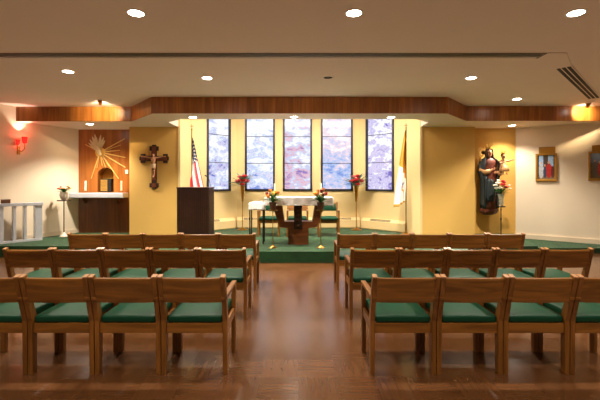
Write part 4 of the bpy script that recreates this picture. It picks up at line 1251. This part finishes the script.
def mixc(a,b,t): return tuple(a[i]*(1-t)+b[i]*t for i in range(4))
def blob(x,z,cx,cz_,rx,rz): return ((x-cx)/rx)**2+((z-cz_)/rz)**2 < 1
pr = random.Random(5)
def paint1(x,z):
    c = mixc(c3(70,56,46), c3(96,80,66), pr.random())
    if z > .55:
        c = mixc(c3(60,48,44), c3(80,64,54), pr.random())
        if .08 < x < .34 or .60 < x < .92: c = mixc(c3(120,158,204), c3(168,192,222), pr.random())
    if z < .14: c = c3(120,100,74)
    if blob(x,z,.22,.34,.15,.3) : c = mixc(c3(150,156,168), c3(196,196,200), pr.random())
    if blob(x,z,.22,.68,.055,.06): c = c3(206,164,128)
    if blob(x,z,.66,.36,.17,.30): c = mixc(c3(150,28,26), c3(184,44,36), pr.random())
    if blob(x,z,.64,.70,.055,.06): c = c3(200,154,116)
    if blob(x,z,.43,.3,.09,.26): c = c3(52,60,84)
    if blob(x,z,.43,.58,.045,.05): c = c3(196,150,116)
    if blob(x,z,.88,.3,.1,.24): c = c3(94,40,36)
    return c
def paint2(x,z):
    c = mixc(c3(84,76,66), c3(108,96,78), pr.random())
    if z > .6: c = mixc(c3(92,116,150), c3(140,160,186), min(1,(z-.6)*3))
    if z < .12: c = c3(110,90,64)
    if blob(x,z,.25,.38,.16,.30): c = mixc(c3(86,78,72), c3(110,100,90), pr.random())
    if blob(x,z,.25,.70,.05,.055): c = c3(196,150,114)
    if blob(x,z,.55,.36,.16,.26): c = mixc(c3(140,36,34), c3(168,54,44), pr.random())
    if blob(x,z,.52,.64,.05,.055): c = c3(200,156,120)
    if blob(x,z,.83,.34,.13,.30): c = c3(60,66,98)
    if blob(x,z,.82,.66,.05,.055): c = c3(196,150,116)
    return c
picture(535.6,557,153.6,181.4,147.0,'gold framed painting beside the statue, whole in view on the right wall',paint1)
picture(588.2,611,151.3,180.6,145.0,'gold framed painting cut off by the right edge of the picture',paint2)

# ------------------------------------------------------------------ unseen fill lamp added in the light well to brighten the bay
def area(loc, rot, sx, sy, e, col):
    l = bpy.data.lights.new('added_bay_fill','AREA'); l.shape = 'RECTANGLE'; l.size = sx; l.size_y = sy; l.energy = e; l.color = col
    o = bpy.data.objects.new('added_bay_fill', l); C.objects.link(o); o.location = loc; o.rotation_euler = rot; return o
EB = 195
area((0,9.4,3.58), (math.radians(10),0,0), 4.6, .5, EB, (1,.89,.74))

# ------------------------------------------------------------------ world, camera, view
w = bpy.data.worlds.new('world'); S.world = w; w.use_nodes = True
w.node_tree.nodes['Background'].inputs[0].default_value = (.5,.55,.6,1); w.node_tree.nodes['Background'].inputs[1].default_value = .3
cam = bpy.data.cameras.new('camera'); co_ = bpy.data.objects.new('camera', cam); C.objects.link(co_)
co_.location = (0,0,EYE); co_.rotation_euler = (PI/2,0,0)
cam.sensor_width = 36; cam.lens = F*36/600
cam.shift_x = 2/600; cam.shift_y = -18/600
cam.clip_start = .05
S.camera = co_
S.view_settings.view_transform = 'Standard'; S.view_settings.look = 'None'
S.view_settings.exposure = .56; S.view_settings.gamma = 1; S.view_settings.use_curve_mapping = False
